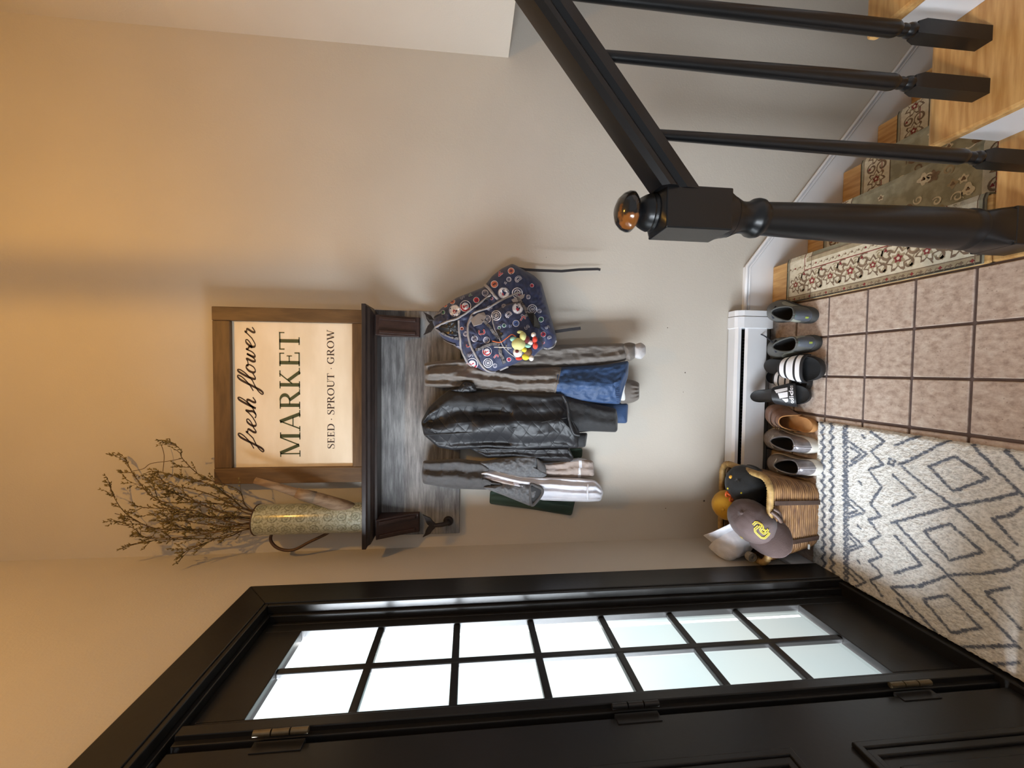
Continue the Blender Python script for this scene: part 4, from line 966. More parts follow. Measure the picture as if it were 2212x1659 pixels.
main = [(175,705),(270,565),(450,440),(760,318),(860,190),(960,110),(1085,48),(1150,80),(1335,185),(1420,265),(1500,555),(1565,785),(1598,905),(1550,1015),(1440,1020),(1300,1120),(1150,1185),(1050,1225),(830,1302),(735,1272),(560,1200),(512,1040),(420,980),(290,890),(215,800)]
pm = MB(); pillow(pm, main, 1.665, .10, [(430,720),(800,640),(1250,560)], conv=C4, back=.035, nb=200, nr=18, expo=.38, wr=.010, seed=21, matfn=lambda x,y: 1 if (x > 1335+ (y-260)*.22 and y > 190) else 0)
o1 = pm.build('main_body', [M['pk_navy'], M['pk_plain']], bpk, smooth=True)
pk = MB(); pillow(pk, [(500,720),(640,620),(870,540),(1080,440),(1230,390),(1330,560),(1400,780),(1445,1005),(1300,1110),(1150,1180),(1050,1220),(830,1298),(740,1262),(590,1180),(520,1000)], 1.60, .055, [(760,950),(1200,820)], conv=C4, back=.02, nb=170, nr=14, expo=.35, wr=.007, seed=22)
o2 = pk.build('front_pocket', M['pk_navy'], bpk, smooth=True)
p3 = MB(); pillow(p3, [(880,600),(1000,520),(1130,490),(1290,560),(1385,760),(1440,1000),(1330,1110),(1180,1128),(1050,1060),(950,920),(875,780)], 1.558, .032, [(1040,760),(1270,900)], conv=C4, back=.02, nb=140, nr=12, expo=.4, wr=.005, seed=23)
o3 = p3.build('round_pocket', M['pk_navy'], bpk, smooth=True)
bv = bvh_of([o1, o2, o3])
EM = {k: MB() for k in ('white','red','navy','grey','green','orange','blue')}
def dec(key, polys, off=.0012):
    for p in polys:
        q = [surf(a, c, off) for a, c in p]
        if all(q): EM[key].add([t[0] for t in q], [tuple(range(len(p)))])
def ringp(x, y, r0, r1, n=22, a0=0, a1=360): return [[(x+r*cos(radians(t)), y+r*sin(radians(t))) for r, t in ((r0,t0),(r1,t0),(r1,t1),(r0,t1))] for t0, t1 in [(lerp(a0,a1,k/n), lerp(a0,a1,(k+1)/n)) for k in range(n)]]
def disc(x, y, r): return ringp(x, y, 0.01, r*.34)+ringp(x, y, r*.34, r*.67)+ringp(x, y, r*.67, r)
def glyph(strokes, x, y, s, rot, wd):                   # letter strokes, right = -y in the picture
    out = []
    ca, sa = cos(radians(rot)), sin(radians(rot))
    for st in strokes:
        pp = []
        for i in range(len(st)-1):
            n_ = max(1, int(hypot(st[i+1][0]-st[i][0], st[i+1][1]-st[i][1])/.25))
            pp += [(lerp(st[i][0],st[i+1][0],k/n_), lerp(st[i][1],st[i+1][1],k/n_)) for k in range(n_)]
        pp.append(st[-1])
        q = [((a*ca-b_*sa)*s, (a*sa+b_*ca)*s) for a, b_ in pp]
        out += strk([(x-b_, y-a) for a, b_ in q], wd)
    return out
LT = {'T': [[(-.5,.7),(.5,.7)],[(0,.7),(0,-.7)]], 'C': [[(.5,.45),(.3,.7),(-.3,.7),(-.5,.45),(-.5,-.45),(-.3,-.7),(.3,-.7),(.5,-.45)]], 'A': [[(-.55,-.7),(0,.75),(.55,-.7)],[(-.3,-.2),(.3,-.2)]],
 'S': [[(.45,.5),(.2,.72),(-.3,.7),(-.45,.4),(-.25,.08),(.25,-.08),(.45,-.4),(.3,-.7),(-.2,-.72),(-.45,-.5)]], 'D': [[(-.4,.7),(.2,.65),(.5,.3),(.5,-.3),(.2,-.65),(-.4,-.7),(-.3,0),(-.4,.7)]], 'M': [[(-.5,-.7),(-.4,.7),(0,-.1),(.4,.7),(.5,-.7)]], 'J': [[(.35,.7),(.35,-.4),(.1,-.7),(-.3,-.55),(-.4,-.2)]]}
def roundel_t(x, y, r, rot=0): dec('white', ringp(x,y,r*.9,r)); dec('red', ringp(x,y,r*.62,r*.9,22,20,200)); dec('navy', ringp(x,y,r*.62,r*.9,22,200,380)); dec('white', disc(x,y,r*.62)); dec('red', glyph(LT['T'],x,y,r*.5,rot,r*.2), .002)
def roundel_n(x, y, r, rot=0):
    dec('white', ringp(x,y,r*.86,r)); dec('white', ringp(x,y,r*.52,r*.62))
    for k in range(8):
        a = 2*pi*k/8+.2; dec('white', [[(x+r*.12*cos(a-.6),y+r*.12*sin(a-.6)),(x+r*.48*cos(a),y+r*.48*sin(a)),(x+r*.12*cos(a+.6),y+r*.12*sin(a+.6))]])
    for k in range(10):
        a = 2*pi*k/10; dec('grey', ringp(x+r*.74*cos(a), y+r*.74*sin(a), .5, r*.07, 6))
def roundel_b(x, y, r, rot=0):
    dec('white', disc(x,y,r)); dec('grey', ringp(x,y,r*.9,r*.96), .0018); dec('navy', [[(x-r*.3,y-r*.5),(x+r*.45,y-r*.1),(x+r*.2,y+r*.5),(x-r*.2,y+r*.2)]], .002); dec('red', [[(x-r*.35,y+r*.1),(x-r*.1,y-r*.2),(x+r*.25,y+r*.25),(x-r*.1,y+r*.55)]], .0026)
def letter(ch, x, y, s, rot, k='red'): dec('white', glyph(LT[ch],x,y,s,rot,s*.44)); dec(k, glyph(LT[ch],x,y,s,rot,s*.26), .002)
def blob(k, x, y, r): dec('white' if k != 'white' else 'grey', ringp(x,y,r*.82,r*.95,14)); dec(k, disc(x,y,r*.82)); dec('navy', glyph(LT['SCAMDT'[int(x+y)%6]],x,y,r*.42,20,r*.2), .002)
def big(f): return lambda x,y,r,*a: f(x,y,r*1.12,*a)
roundel_t, roundel_n, roundel_b = big(roundel_t), big(roundel_n), big(roundel_b)
for x,y,r in ((555,535,58),(800,1050,48),(632,1190,58)): roundel_t(x,y,r,20)
for x,y,r in ((1145,385,55),(905,640,52),(1315,570,50),(812,1180,48),(800,680,40)): roundel_n(x,y,r)
for x,y,r in ((990,385,58),(1150,560,56),(435,585,60)): roundel_b(x,y,r)
for ch,x,y,s,rot,k in (('A',950,170,38,60,'red'),('J',1210,680,44,60,'red'),('C',740,830,44,10,'red'),('J',905,1110,40,50,'red'),('D',1155,225,46,40,'grey'),('D',1045,630,44,40,'grey'),('D',990,530,28,40,'grey'),('D',830,555,34,30,'grey'),
   ('S',1255,775,32,30,'navy'),('S',610,1090,34,10,'navy'),('S',520,435,28,30,'navy'),('M',1065,760,22,90,'blue'),('M',1010,270,20,60,'grey'),('A',610,410,26,40,'green'),('C',590,980,30,20,'red'),('C',1440,950,20,10,'red'),('S',1485,775,28,20,'grey'),('D',1510,890,28,20,'grey'),('M',1035,1025,20,50,'grey'),('C',855,450,20,40,'red')): letter(ch,x,y,s,rot,k)
for k,x,y,r in (('red',680,465,36),('orange',405,480,36),('orange',885,285,44),('blue',1130,730,40),('grey',660,905,38),('green',995,755,24),('green',1415,685,34),('orange',325,525,26),('green',300,605,26),('grey',795,920,40),('orange',1075,135,40),('grey',560,850,30),('red',1440,855,34),('grey',780,385,40),('red',1050,1140,26),('grey',1395,590,26),('grey',1050,230,30),('grey',1200,640,16),('orange',515,790,22),('grey',470,1020,34),('grey',890,1210,26),('green',940,780,20),('red',1165,405,16),('grey',1270,430,26),('red',1310,300,24)): blob(k,x,y,r)
for k, mb in EM.items():
    if mb.v: o = mb.build('emblem_print', M['em_'+k], bpk); o['kind'] = 'stuff'
def sline(pts, n=6): return [surf(p[0], p[1], .002) for p in [(v.x,v.y) for v in crom([Vector((a,c,0)) for a,c in pts], n)]]
def piping(name, pts, rad, mat):
    q = [t for t in sline(pts) if t]; b = MB(); b.tube([t[0] for t in q], rad, 8); return b.build(name, mat, bpk, smooth=True)
piping('piping', [(215,775),(330,715),(470,670),(640,560),(845,405)], .0042, M['pk_grey'])
piping('piping', [(478,690),(490,860),(515,1030),(590,1180),(720,1268),(800,1296)], .0045, M['pk_grey'])
piping('piping', [(640,650),(585,760),(600,930),(680,1110),(770,1240),(880,1278),(1040,1215)], .0045, M['pk_grey'])
piping('piping', [(585,750),(640,620),(800,560),(1000,450),(1190,372)], .004, M['pk_grey'])
piping('piping', [(875,600),(865,690),(890,790),(940,900),(1000,1010),(1100,1100),(1180,1126),(1300,1085)], .0025, M['pk_grey'])
piping('piping', [(765,285),(830,340),(880,410),(930,460)], .0058, M['pk_grey'])
piping('piping', [(1450,1005),(1500,1012),(1555,985),(1585,920)], .004, M['pk_grey'])
piping('zipper', [(500,640),(600,580),(720,500),(850,430)], .0028, M['pk_black'])
def webbing(name, pts, wid, stripes=True):
    q = [t for t in sline(pts) if t]; b = MB(); b.band([t[0] for t in q], [t[1] for t in q], wid, .003); o = b.build(name, M['pk_dark'], bpk)
    if stripes:
        for s_ in (-.28, 0, .28):
            c = MB(); rs = []
            for i, t in enumerate(q):
                d = (q[min(i+1,len(q)-1)][0]-q[max(i-1,0)][0]).normalized(); sd_ = d.cross(t[1]).normalized(); rs.append(t[0]+sd_*wid*s_+t[1]*.0032)
            c.band(rs, [t[1] for t in q], wid*.12, .0004); c.build('stripe', M['pk_grey'], o)
    return o
webbing('compression_strap', [(1150,430),(1200,520),(1260,610)], .014); webbing('compression_strap', [(740,680),(800,740),(850,800),(930,900)], .012); webbing('lower_strap', [(945,1000),(960,1080),(995,1180)], .014)
webbing('webbing_loop', [(680,1030),(760,1000),(850,965),(940,970)], .012)
webbing('top_handle', [(175,690),(230,640),(300,600)], .010); webbing('shoulder_strap', [(225,790),(300,840),(390,880),(480,905)], .012); webbing('shoulder_strap', [(290,890),(370,940),(450,970)], .010)
def patch(name, poly, mat, off=.003, th=.003):
    q = [surf(a, c, off) for a, c in poly]
    if not all(q): return
    b = MB(); n_ = len(q); b.add([t[0] for t in q]+[t[0]+t[1]*th for t in q], [tuple(range(n_))[::-1], tuple(range(n_,2*n_))]+[(i,(i+1)%n_,(i+1)%n_+n_,i+n_) for i in range(n_)])
    return b.build(name, mat, bpk, bevel=.0008, seg=1)
patch('strap_tab', [(1075,460),(1190,410),(1225,400),(1220,440),(1150,490),(1100,490)], M['pk_grey']); patch('strap_tab', [(610,690),(700,620),(760,600),(790,660),(740,740),(650,770)], M['pk_grey']); patch('strap_tab', [(900,1235),(960,1180),(1040,1165),(1055,1205),(960,1265),(900,1275)], M['pk_grey'])
patch('side_release_buckle', [(1255,630),(1310,620),(1395,760),(1385,790),(1330,780)], M['pk_black'], .004, .007)
patch('ladder_lock', [(1215,640),(1300,600),(1320,625),(1235,668)], M['pk_grey'], .004, .005)
def fillpoly(name, poly, mat, off):
    P_ = resample(poly, 40); c = sum(P_, Vector((0,0)))/40; b = MB(); rs = []
    for k in range(7):
        q = [surf(*(c.lerp(p, k/6+.001)), off) for p in P_]
        if not all(q): return
        rs.append([t[0] for t in q])
    b.rings(rs, True); return b.build(name, mat, bpk, smooth=True)
fillpoly('opening', [(245,775),(340,728),(465,695),(475,875),(400,860),(290,830)], M['pk_black'], .0022)  # black patch on the closed surface, paints the shade behind the strap
fillpoly('pocket_gap_shade', [(860,820),(930,800),(990,860),(960,930),(900,900)], M['pk_black'], .0022)  # black patch painting the shade between the pockets
def dangle(pts, wid):
    b = MB(); b.band([C4(x,y,Y) for x,y,Y in pts], (0,-1,0), wid, .002); b.build('loose_strap', M['pk_dark'], bpk)
dangle([(1140,100,1.66),(1230,118,1.668),(1400,128,1.672),(1650,136,1.676),(1850,118,1.68),(2060,112,1.683),(2090,120,1.683)], .0105)
dangle([(1540,830,1.66),(1620,818,1.668),(1740,800,1.674),(1865,785,1.678)], .0125)
b = MB(); b.tube([C4(120,650,1.66), C4(150,690,1.655), C4(250,690,1.64)], .004, 8); b.build('hanging_loop', M['pk_dark'], bpk, smooth=True)

# --- two plush charms clipped to the backpack
def ell(b, c, r, ax=None, n=14, m=0):
    c = Vector(c); rs = []
    Q = ax.to_matrix() if ax else Matrix.Identity(3)
    for i in range(n//2+1):
        t = pi*i/(n//2); rs.append([c+Q@Vector((r[0]*sin(t)*cos(2*pi*k/n), r[1]*sin(t)*sin(2*pi*k/n), r[2]*cos(t))) for k in range(n)])
    b.rings(rs, True, False, False, m); return b
def pm2(n_, c): return fabric(n_, c, tuple(min(255,q+10) for q in c), 500, .95, .4)
M['pl_lime'] = pm2('plush_pale_lime', (196,196,130)); M['pl_teal'] = pm2('plush_teal', (140,190,170)); M['pl_red'] = pm2('plush_red', (206,58,40)); M['pl_maroon'] = pm2('plush_maroon', (96,30,30)); M['pl_white'] = pm2('plush_white', (222,216,208)); M['pl_yellow'] = pm2('plush_yellow', (214,196,50)); M['pl_brown'] = pm2('plush_brown', (110,80,44)); M['pl_orange'] = pmat('orange_cord', (206,104,50), rough=.6)
PYc = 1.50
def ch(x, y, Y=PYc): return C4(x, y, Y)
c1 = thing('plush_charm', ch(1200,950), 'pale lime plush charm with red boots hanging on the backpack', 'toy')
def pe(o, name, x, y, r, mat, Y=PYc, ax=None): ell(MB_:=MB(), ch(x,y,Y), tuple(q*1.6 for q in r), ax); return MB_.build(name, mat, o, smooth=True)
pe(c1,'head',1160,965,(.0145,.013,.0165),M['pl_lime']); pe(c1,'snout',1210,880,(.011,.009,.008),M['pl_lime'],1.495); pe(c1,'ear',1105,910,(.006,.005,.009),M['pl_teal']); pe(c1,'ear',1180,830,(.004,.004,.008),M['pl_lime'])
pe(c1,'body',1250,915,(.0095,.009,.008),M['pl_maroon']); pe(c1,'arm',1260,985,(.005,.005,.009),M['pl_teal']); pe(c1,'leg',1290,950,(.006,.005,.007),M['pl_white']); pe(c1,'boot',1345,915,(.008,.010,.006),M['pl_red']); pe(c1,'boot',1350,985,(.008,.010,.006),M['pl_red']); pe(c1,'hand',1330,860,(.006,.006,.006),M['pl_white'])
b = MB(); b.tube(crom([ch(860,930,1.515),ch(950,945,1.51),ch(1020,900,1.508),ch(1080,858,1.505),ch(1130,880,1.50)],5), .0018, 6); b.build('cord', M['pl_orange'], c1, smooth=True)
c2 = thing('plush_charm', ch(1220,1080), 'white and yellow plush charm hanging lower left on the backpack', 'toy')
pe(c2,'head',1150,1060,(.012,.011,.011),M['pl_white'],1.51); pe(c2,'face_patch',1140,1050,(.006,.012,.006),M['pl_maroon'],1.508); pe(c2,'bow',1225,1030,(.006,.006,.006),M['pl_yellow'],1.50); pe(c2,'body',1265,1060,(.010,.010,.010),M['pl_brown'],1.51); pe(c2,'leg',1240,1110,(.008,.008,.009),M['pl_yellow'],1.51); pe(c2,'foot',1305,1125,(.007,.009,.006),M['pl_white'],1.505); pe(c2,'ear',1165,1130,(.004,.004,.008),M['pl_red'],1.51)
b = MB(); b.tube([ch(880,1000,1.515),ch(960,1000,1.51),ch(1080,1010,1.51)], .0014, 6); b.build('cord', M['pl_white'], c2, smooth=True)
b = MB(); b.lathe([(.0045,-.002),(.0065,0),(.0045,.002)], ch(1020,980,1.505), 14); b.build('key_ring', M['fin'], c2, smooth=True)

# ================================================================== SHOES
FP = [(q, .66*sqrt(max(0,1-((.17-q)/.17)**2))) for q in [.17*(1-cos(k*pi/24)) for k in range(13)]]+[(.35,.66),(.5,.77),(.62,.93),(.70,1.0)]+[(.72+.28*sin(k*pi/24), max(0,cos(k*pi/24))**.8) for k in range(1,13)]
def foot(L, W, n=56, side=1):                          # closed outline, heel at the origin, toe along +y
    out = []
    for k in range(n):
        a = 2*pi*k/n; s = .5-.5*cos(a); hwid = interp(FP, s)*W/2
        x = hwid if a <= pi else -hwid
        bend = .06*W*sin(pi*min(1,s*1.1))*side
        out.append(Vector((x-bend*(1 if s > .3 else s/.3)*.6, s*L, 0)))
    return out
def xf(mb, mat): mb.v = [tuple(mat @ Vector(p)) for p in mb.v]; return mb
def pose(x, y, z, yaw, pitch=0, roll=0): return Matrix.Translation((x,y,z)) @ Matrix.Rotation(yaw,4,'Z') @ Matrix.Rotation(pitch,4,'X') @ Matrix.Rotation(roll,4,'Y')
def sneaker(label, P, L, W, m_up, m_sole, m_in, m_heel, sole_h=.03, collar=.085, group=None, lace=None, side=1, style=0):
    t = thing('sneaker', P.translation, label, 'shoe', group)
    out = foot(L, W, 56, side); n = len(out)
    big = foot(L*1.03, W*1.07, 56, side); big = [p-Vector((0,L*.015,0)) for p in big]
    b = MB(); hz_ = lambda p: sole_h*(1.15 if p.y < L*.3 else .8)
    b.rings([[p*.97+Vector((0,L*.015,0)) for p in big], [p+Vector((0,0,.006)) for p in big], [p+Vector((0,0,hz_(p)-.004)) for p in big], [p*.985+Vector((0,L*.0075,hz_(p))) for p in big]], True, True, True)
    xf(b,P).build('sole', m_sole, t, smooth=True, angle=50)
    cy, ry, rx = L*.31, L*.235, W*.33
    def col(k):
        a = 2*pi*k/n; s = .5-.5*cos(a); y = cy-ry*cos(a); x = rx*sin(a)*(1-.15*s)
        z = collar*(1.0 - .22*sin(pi*s)**1.0 + .06*s) + sole_h*.2
        return Vector((x-.02*W*side, y, z))
    def up(k, j):
        k0 = int(math.floor(k)) % n; f = k-math.floor(k); A = out[k0].lerp(out[(k0+1)%n], f)+Vector((0,0,sole_h*.75)); B_ = col(k)
        s = A.y/L; C_ = A.lerp(B_, .12); C_.z = lerp(A.z, B_.z, .95 if s < .5 else lerp(.95,.52,(s-.5)/.5)); 
        if s > .55: C_.xy = A.xy.lerp(B_.xy, .10)
        return A*(1-j)**2+C_*2*j*(1-j)+B_*j*j
    NJ = 10
    b = MB(); b.rings([[up(k, j/NJ) for k in range(n)] for j in range(NJ+1)], True); xf(b,P).build('upper', m_up, t, smooth=True)
    b = MB(); b.rings([[col(k) for k in range(n)], [col(k)*.92+Vector((0,cy*.08,-.004)) for k in range(n)], [Vector((col(k).x*.88, lerp(col(k).y,cy,.06), sole_h*1.02)) for k in range(n)], [Vector((-.02*W*side, cy, sole_h*1.02)) for k in range(n)]], True); xf(b,P).build('lining', m_in, t, smooth=True)
    b = MB(); b.tube([col(k)+Vector((0,0,.001)) for k in range(n)]+[col(0)], .0035, 8); xf(b,P).build('collar', m_up if style else m_heel, t, smooth=True)
    def zone(k0, k1, j0, j1, name, mat, off=.0012, nk=14):
        b = MB(); rs = []
        for i in range(7):
            j = lerp(j0, j1, i/6); r_ = []
            for q in range(nk+1):
                k = lerp(k0, k1, q/nk); p = up(k%n, j); c_ = Vector((0, L*.4, p.z)); r_.append(p+(p-c_).normalized()*off+Vector((0,0,off*.5)))
            rs.append(r_)
        b.rings(rs, False); return xf(b,P).build(name, mat, t, smooth=True)
    if style == 0:      # metallic heel counter with a pale seam
        zone(-11, 11, .02, .97, 'heel_counter', m_heel); zone(-.9, .9, .05, .9, 'heel_seam', M['sn_seam'], .0024, 4); zone(-.25, .25, .05, .9, 'heel_seam', M['sn_dark'], .0030, 3)
    else:
        zone(-4, 4, .05, .85, 'heel_counter', m_heel); zone(-13*side-3, -13*side+3, .1, .9, 'side_overlay', M['sn_pale'], .002); zone(4*side, 9*side, .35, .95, 'side_overlay', M['sn_pale'], .002)
        zone(-1.6, -.3, .18, .30, 'accent', M['sn_lime'], .003, 3); zone(-1.2, .4, .80, .86, 'accent', M['sn_teal'], .003, 3)
    # tongue and laces
    b = MB(); b.rings([[Vector((x*.026*W/.095, L*((.50 if style else .54)+.035*i), collar*(1.06-.085*i)+sole_h*.2-.010*abs(x)**2)) for x in (-1,-.5,0,.5,1)] for i in range(5)], False); xf(b,P).build('tongue', m_heel if style else m_up, t, smooth=True)
    b = MB()
    for i in range(4):
        y = L*(.545+.045*i); z = collar*(1.02-.12*i)+sole_h*.2+.004; b.tube([Vector((-.026,y-.004,z-.012)),Vector((0,y+.003,z)),Vector((.026,y-.004,z-.012))], .0028, 6)
    if lace: b.tube(crom([Vector(p) for p in lace],5), .0024, 6)
    xf(b,P).build('laces', M['sn_lace'] if style else m_sole, t, smooth=True)
    return t
M['sn_seam'] = pmat('silver_trim', (196,194,200), rough=.3, metal=.4); M['sn_dark'] = pmat('seam_dark', (70,62,60), rough=.6)
M['sn_pale'] = pmat('pale_grey_overlay', (142,144,132), (156,158,146), 30, rough=.5); M['sn_lime'] = pmat('lime_accent', (150,168,70), rough=.5); M['sn_teal'] = pmat('teal_accent', (70,120,110), rough=.5); M['sn_lace'] = pmat('navy_lace', (46,50,62), rough=.8)
M['sn_grey'] = fabric('grey_mesh_upper', (72,74,72), (88,88,84), 420, .75, .4); M['sn_slate'] = fabric('slate_heel', (70,76,86), (80,86,96), 300, .6); M['sn_gsole'] = pmat('dark_grey_rubber', (60,62,62), (70,72,72), 40, rough=.7); M['sn_in'] = pmat('black_lining', (12,12,13), rough=.9)
M['sil'] = pmat('silver_knit_upper', (128,118,112), (152,142,136), 90, rough=.5, bump=.3, bscale=300); M['sil_heel'] = pmat('pewter_leather', (128,124,126), (156,152,156), 40, rough=.32, metal=.35, bump=.15, bscale=120); M['sil_sole'] = pmat('off_white_rubber', (214,210,200), (222,218,210), 30, rough=.55)
sneaker('pewter sneaker with off-white sole next to the basket', pose(-.362,1.412,0, .15), .262, .090, M['sil'], M['sil_sole'], M['sn_in'], M['sil_heel'], .036, .086, 'pewter sneaker pair', side=1)
sneaker('pewter sneaker with off-white sole next to the tan clog', pose(-.287,1.436,0, .02), .262, .090, M['sil'], M['sil_sole'], M['sn_in'], M['sil_heel'], .036, .086, 'pewter sneaker pair', side=-1)
sneaker('grey trail sneaker with pale overlays beside the striped slide', pose(.120,1.447,0, .09), .256, .092, M['sn_grey'], M['sn_gsole'], M['sn_in'], M['sn_slate'], .026, .086, 'grey trail sneaker pair', lace=[(.02,.155,.085),(.04,.19,.075),(.062,.215,.085),(.072,.245,.115)], side=1, style=1)
sneaker('grey trail sneaker at the foot of the runner, nearest the stairs', pose(.218,1.468,0, -.24), .25, .092, M['sn_grey'], M['sn_gsole'], M['sn_in'], M['sn_slate'], .026, .086, 'grey trail sneaker pair', side=-1, style=1)

M['foam'] = pmat('black_foam', (26,27,29), (32,33,35), 30, rough=.6, bump=.15, bscale=300); M['strap_black'] = pmat('black_strap', (30,31,34), (36,37,40), 30, rough=.5); M['print_white'] = pmat('white_print', (226,226,230), rough=.5)
def slide(label, P, L, W, deco, side=1, sc=.5):
    t = thing('slide_sandal', P.translation, label, 'sandal', 'black slide sandals')
    o = foot(L, W, 56, side); b = MB()
    th = lambda p: .024+.006*max(0,1-p.y/L*2)
    b.rings([[p*.96+Vector((0,L*.02,0)) for p in o],[p+Vector((0,0,.005)) for p in o],[p+Vector((0,0,th(p)-.003)) for p in o],[p*.975+Vector((0,L*.0125,th(p)+.002)) for p in o],[p*.92+Vector((0,L*.04,th(p)-.002)) for p in o],[p*.5+Vector((0,L*.25,.022)) for p in o]], True, True, True)
    xf(b,P).build('footbed', M['foam'], t, smooth=True, angle=50)
    y0, y1 = L*.46, L*.78
    def sp(u, v, off=0):                                # u across 0..1, v along 0..1
        a = pi*(1-u); y = lerp(y0, y1, v)+.008*sin(pi*u)*(1 if v > .5 else -.3); ww = interp(FP, y/L)*W/2*1.04+.003; top = lerp(.074,.058,v)
        r = abs(cos(a))**.75*(1 if cos(a) >= 0 else -1); q = abs(sin(a))**.7
        p = Vector((r*ww - .02*W*side, y, .010+(top-.010)*q)); c_ = Vector((0, y, .012)); return p+(p-c_).normalized()*off
    NU, NV = 26, 8
    b = MB(); b.rings([[sp(u/NU, v/NV, .0035) for v in range(NV+1)]+[sp(u/NU, v/NV, -.001) for v in range(NV,-1,-1)] for u in range(NU+1)], True, True, True)
    st = xf(b,P).build('strap', M['strap_black'], t, smooth=True, angle=50)
    b = MB()
    if deco == 'stripes':
        for v0 in (.10,.40,.70):
            b.rings([[sp(lerp(.14,.80,u/20), lerp(v0, v0+.2, v/4), .0045) for v in range(5)] for u in range(21)], False)
        g, wd_ = mono_text('adidas'); s_ = .62/wd_
        for p in g: b.add([sp(.86+c*.055, .90-a*s_-.1, .0047) for a,c in p], [tuple(range(len(p)))])
    else:
        g, wd_ = mono_text('adidas')
        k = .46/wd_
        for p in g: b.add([sp(.73-a*k, .90-c*.20, .0047) for a,c in p], [tuple(range(len(p)))])
        for i, h in enumerate((.16,.34,.52)):
            u0 = .34+i*.115; q = [(u0,.36),(u0+.085,.36),(u0+.085-.02,.36+h*.95),(u0-.045,.36+h*.75)]
            b.add([sp(1-u_, 1-v_, .0047) for u_, v_ in q], [(0,1,2,3)])
    xf(b,P).build('strap_print', M['print_white'], st)
    return t
slide('black slide with three white stripes lying half under the other striped slide', pose(-.018,1.705,.0, pi-.10), .225, .088, 'stripes', side=1)
slide('black slide with three white stripes lying on top, beside the grey sneakers', pose(.030,1.668,.045, pi-.06, -.12, .06), .262, .098, 'stripes', side=-1)
slide('small black slide with white logo propped against the heater', pose(-.108,1.655,.128, pi+.12, -.60), .215, .080, 'logo', side=1)

M['suede'] = pmat('tan_suede', (126,86,60), (142,98,70), 60, rough=.9, bump=.2, bscale=300, sheen=.3); M['cork'] = pmat('suede_footbed', (176,126,76), (190,140,90), 50, rough=.85)
def clog(label, P, L, W):
    t = thing('clog', P.translation, label, 'shoe'); o = foot(L, W, 56, 1); b = MB()
    b.rings([[p*.97+Vector((0,L*.015,0)) for p in o],[p+Vector((0,0,.004)) for p in o],[p+Vector((0,0,.022)) for p in o],[p*.98+Vector((0,L*.01,.026)) for p in o],[p*.9+Vector((0,L*.05,.021)) for p in o]], True, True, True)
    xf(b,P).build('footbed', M['cork'], t, smooth=True, angle=50)
    def sp(u, v, off=0):                                # closed toe: v 0 at the opening, 1 at the toe tip
        a = pi*(1-u); y = lerp(L*(.30+.14*sin(a)**2), L*1.0, v); ww = interp(FP, min(.999,y/L))*W/2*1.05+.002; top = lerp(.082,.040,v**1.2)
        r = abs(cos(a))**.8*(1 if cos(a) >= 0 else -1); q = abs(sin(a))**.7
        p = Vector((r*ww-.02*W, y, .014+(top-.014)*q*(1 if v < .98 else .5))); return p+Vector((0,0,off))
    b = MB(); b.rings([[sp(u/24, v/12, .001) for u in range(25)] for v in range(13)], False); b.rings([[sp(u/24, v/12, -.0025)*.985+Vector((0,L*.01,0)) for u in range(25)] for v in range(13)], False)
    up_ = xf(b,P).build('upper', M['suede'], t, smooth=True)
    b = MB(); b.tube([sp(u/24, 0) for u in range(25)], .0022, 6); xf(b,P).build('opening_edge', M['cork'], t, smooth=True)
    for v0, v1 in ((.16,.34),(.44,.58)):
        b = MB(); b.rings([[sp(u/20, v, .004+.001*(i % 2 == 0)) for i, v in enumerate((v0, lerp(v0,v1,.1), lerp(v0,v1,.9), v1))] for u in range(1,20)], False); xf(b,P).build('strap', M['suede'], t, smooth=True)
    b = MB(); c_ = sp(.22,.25,.007); b.tube([c_+Vector((x,y,0)) for x,y in ((-.012,-.012),(.012,-.012),(.012,.012),(-.012,.012),(-.012,-.012))], .002, 6); b.tube([c_+Vector((-.012,0,0)), c_+Vector((.016,0,.001))], .0016, 6); xf(b,P).build('buckle', M['bronze'], up_, smooth=True)
    return t
clog('tan suede clog with buckled strap beside the pewter sneakers', pose(-.214,1.448,0, -.16, .03), .245, .090)

# ================================================================== WICKER BASKET
def rrect(cx, cy, hx, hy, r, z, n=14):
    out = []
    for qx, qy, a0 in ((1,1,0),(-1,1,90),(-1,-1,180),(1,-1,270)):
        for k in range(n): a = radians(a0+90*k/(n-1)); out.append(Vector((cx+qx*(hx-r)+r*cos(a), cy+qy*(hy-r)+r*sin(a), z)))
    return out
def bk(t, z, off=0): return rrect(lerp(-.556,-.563,t), lerp(1.532,1.543,t), lerp(.120,.166,t)+off, lerp(.106,.146,t)+off, lerp(.04,.05,t), z)
bt = thing('wicker_basket', (-.556,1.535,0), 'brown wicker basket full of caps standing in the corner by the door', 'basket')
BH = .235
M['reed'] = pmat('brown_reed', (104,70,46), (176,132,84), 24, (1,1,6), rough=.5, lo=.3, hi=.7); M['reed_tan'] = pmat('tan_reed', (134,104,60), (186,154,98), 40, rough=.5); M['leather'] = pmat('brown_leather', (70,52,44), (86,66,56), 40, rough=.55)
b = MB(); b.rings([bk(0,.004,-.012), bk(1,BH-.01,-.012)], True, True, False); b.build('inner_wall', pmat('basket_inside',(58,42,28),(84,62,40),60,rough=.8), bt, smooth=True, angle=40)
NR = 24
for k in range(NR):
    t = (k+.5)/NR; r_ = bk(t, .006+t*(BH-.012)); r_ = r_+[r_[0]]; jj = random.Random(k)
    b = MB(); b.tube([p+Vector((0,0,.0012*noise.noise(p*30+Vector((0,0,k))))) for p in r_], [.0044*(1+.15*noise.noise(p*45+Vector((k,0,0)))) for p in r_], 6); b.build('reed', M['reed'], bt, smooth=True)
rim = []; rr_ = []
c0 = bk(1,BH,.0); base = []
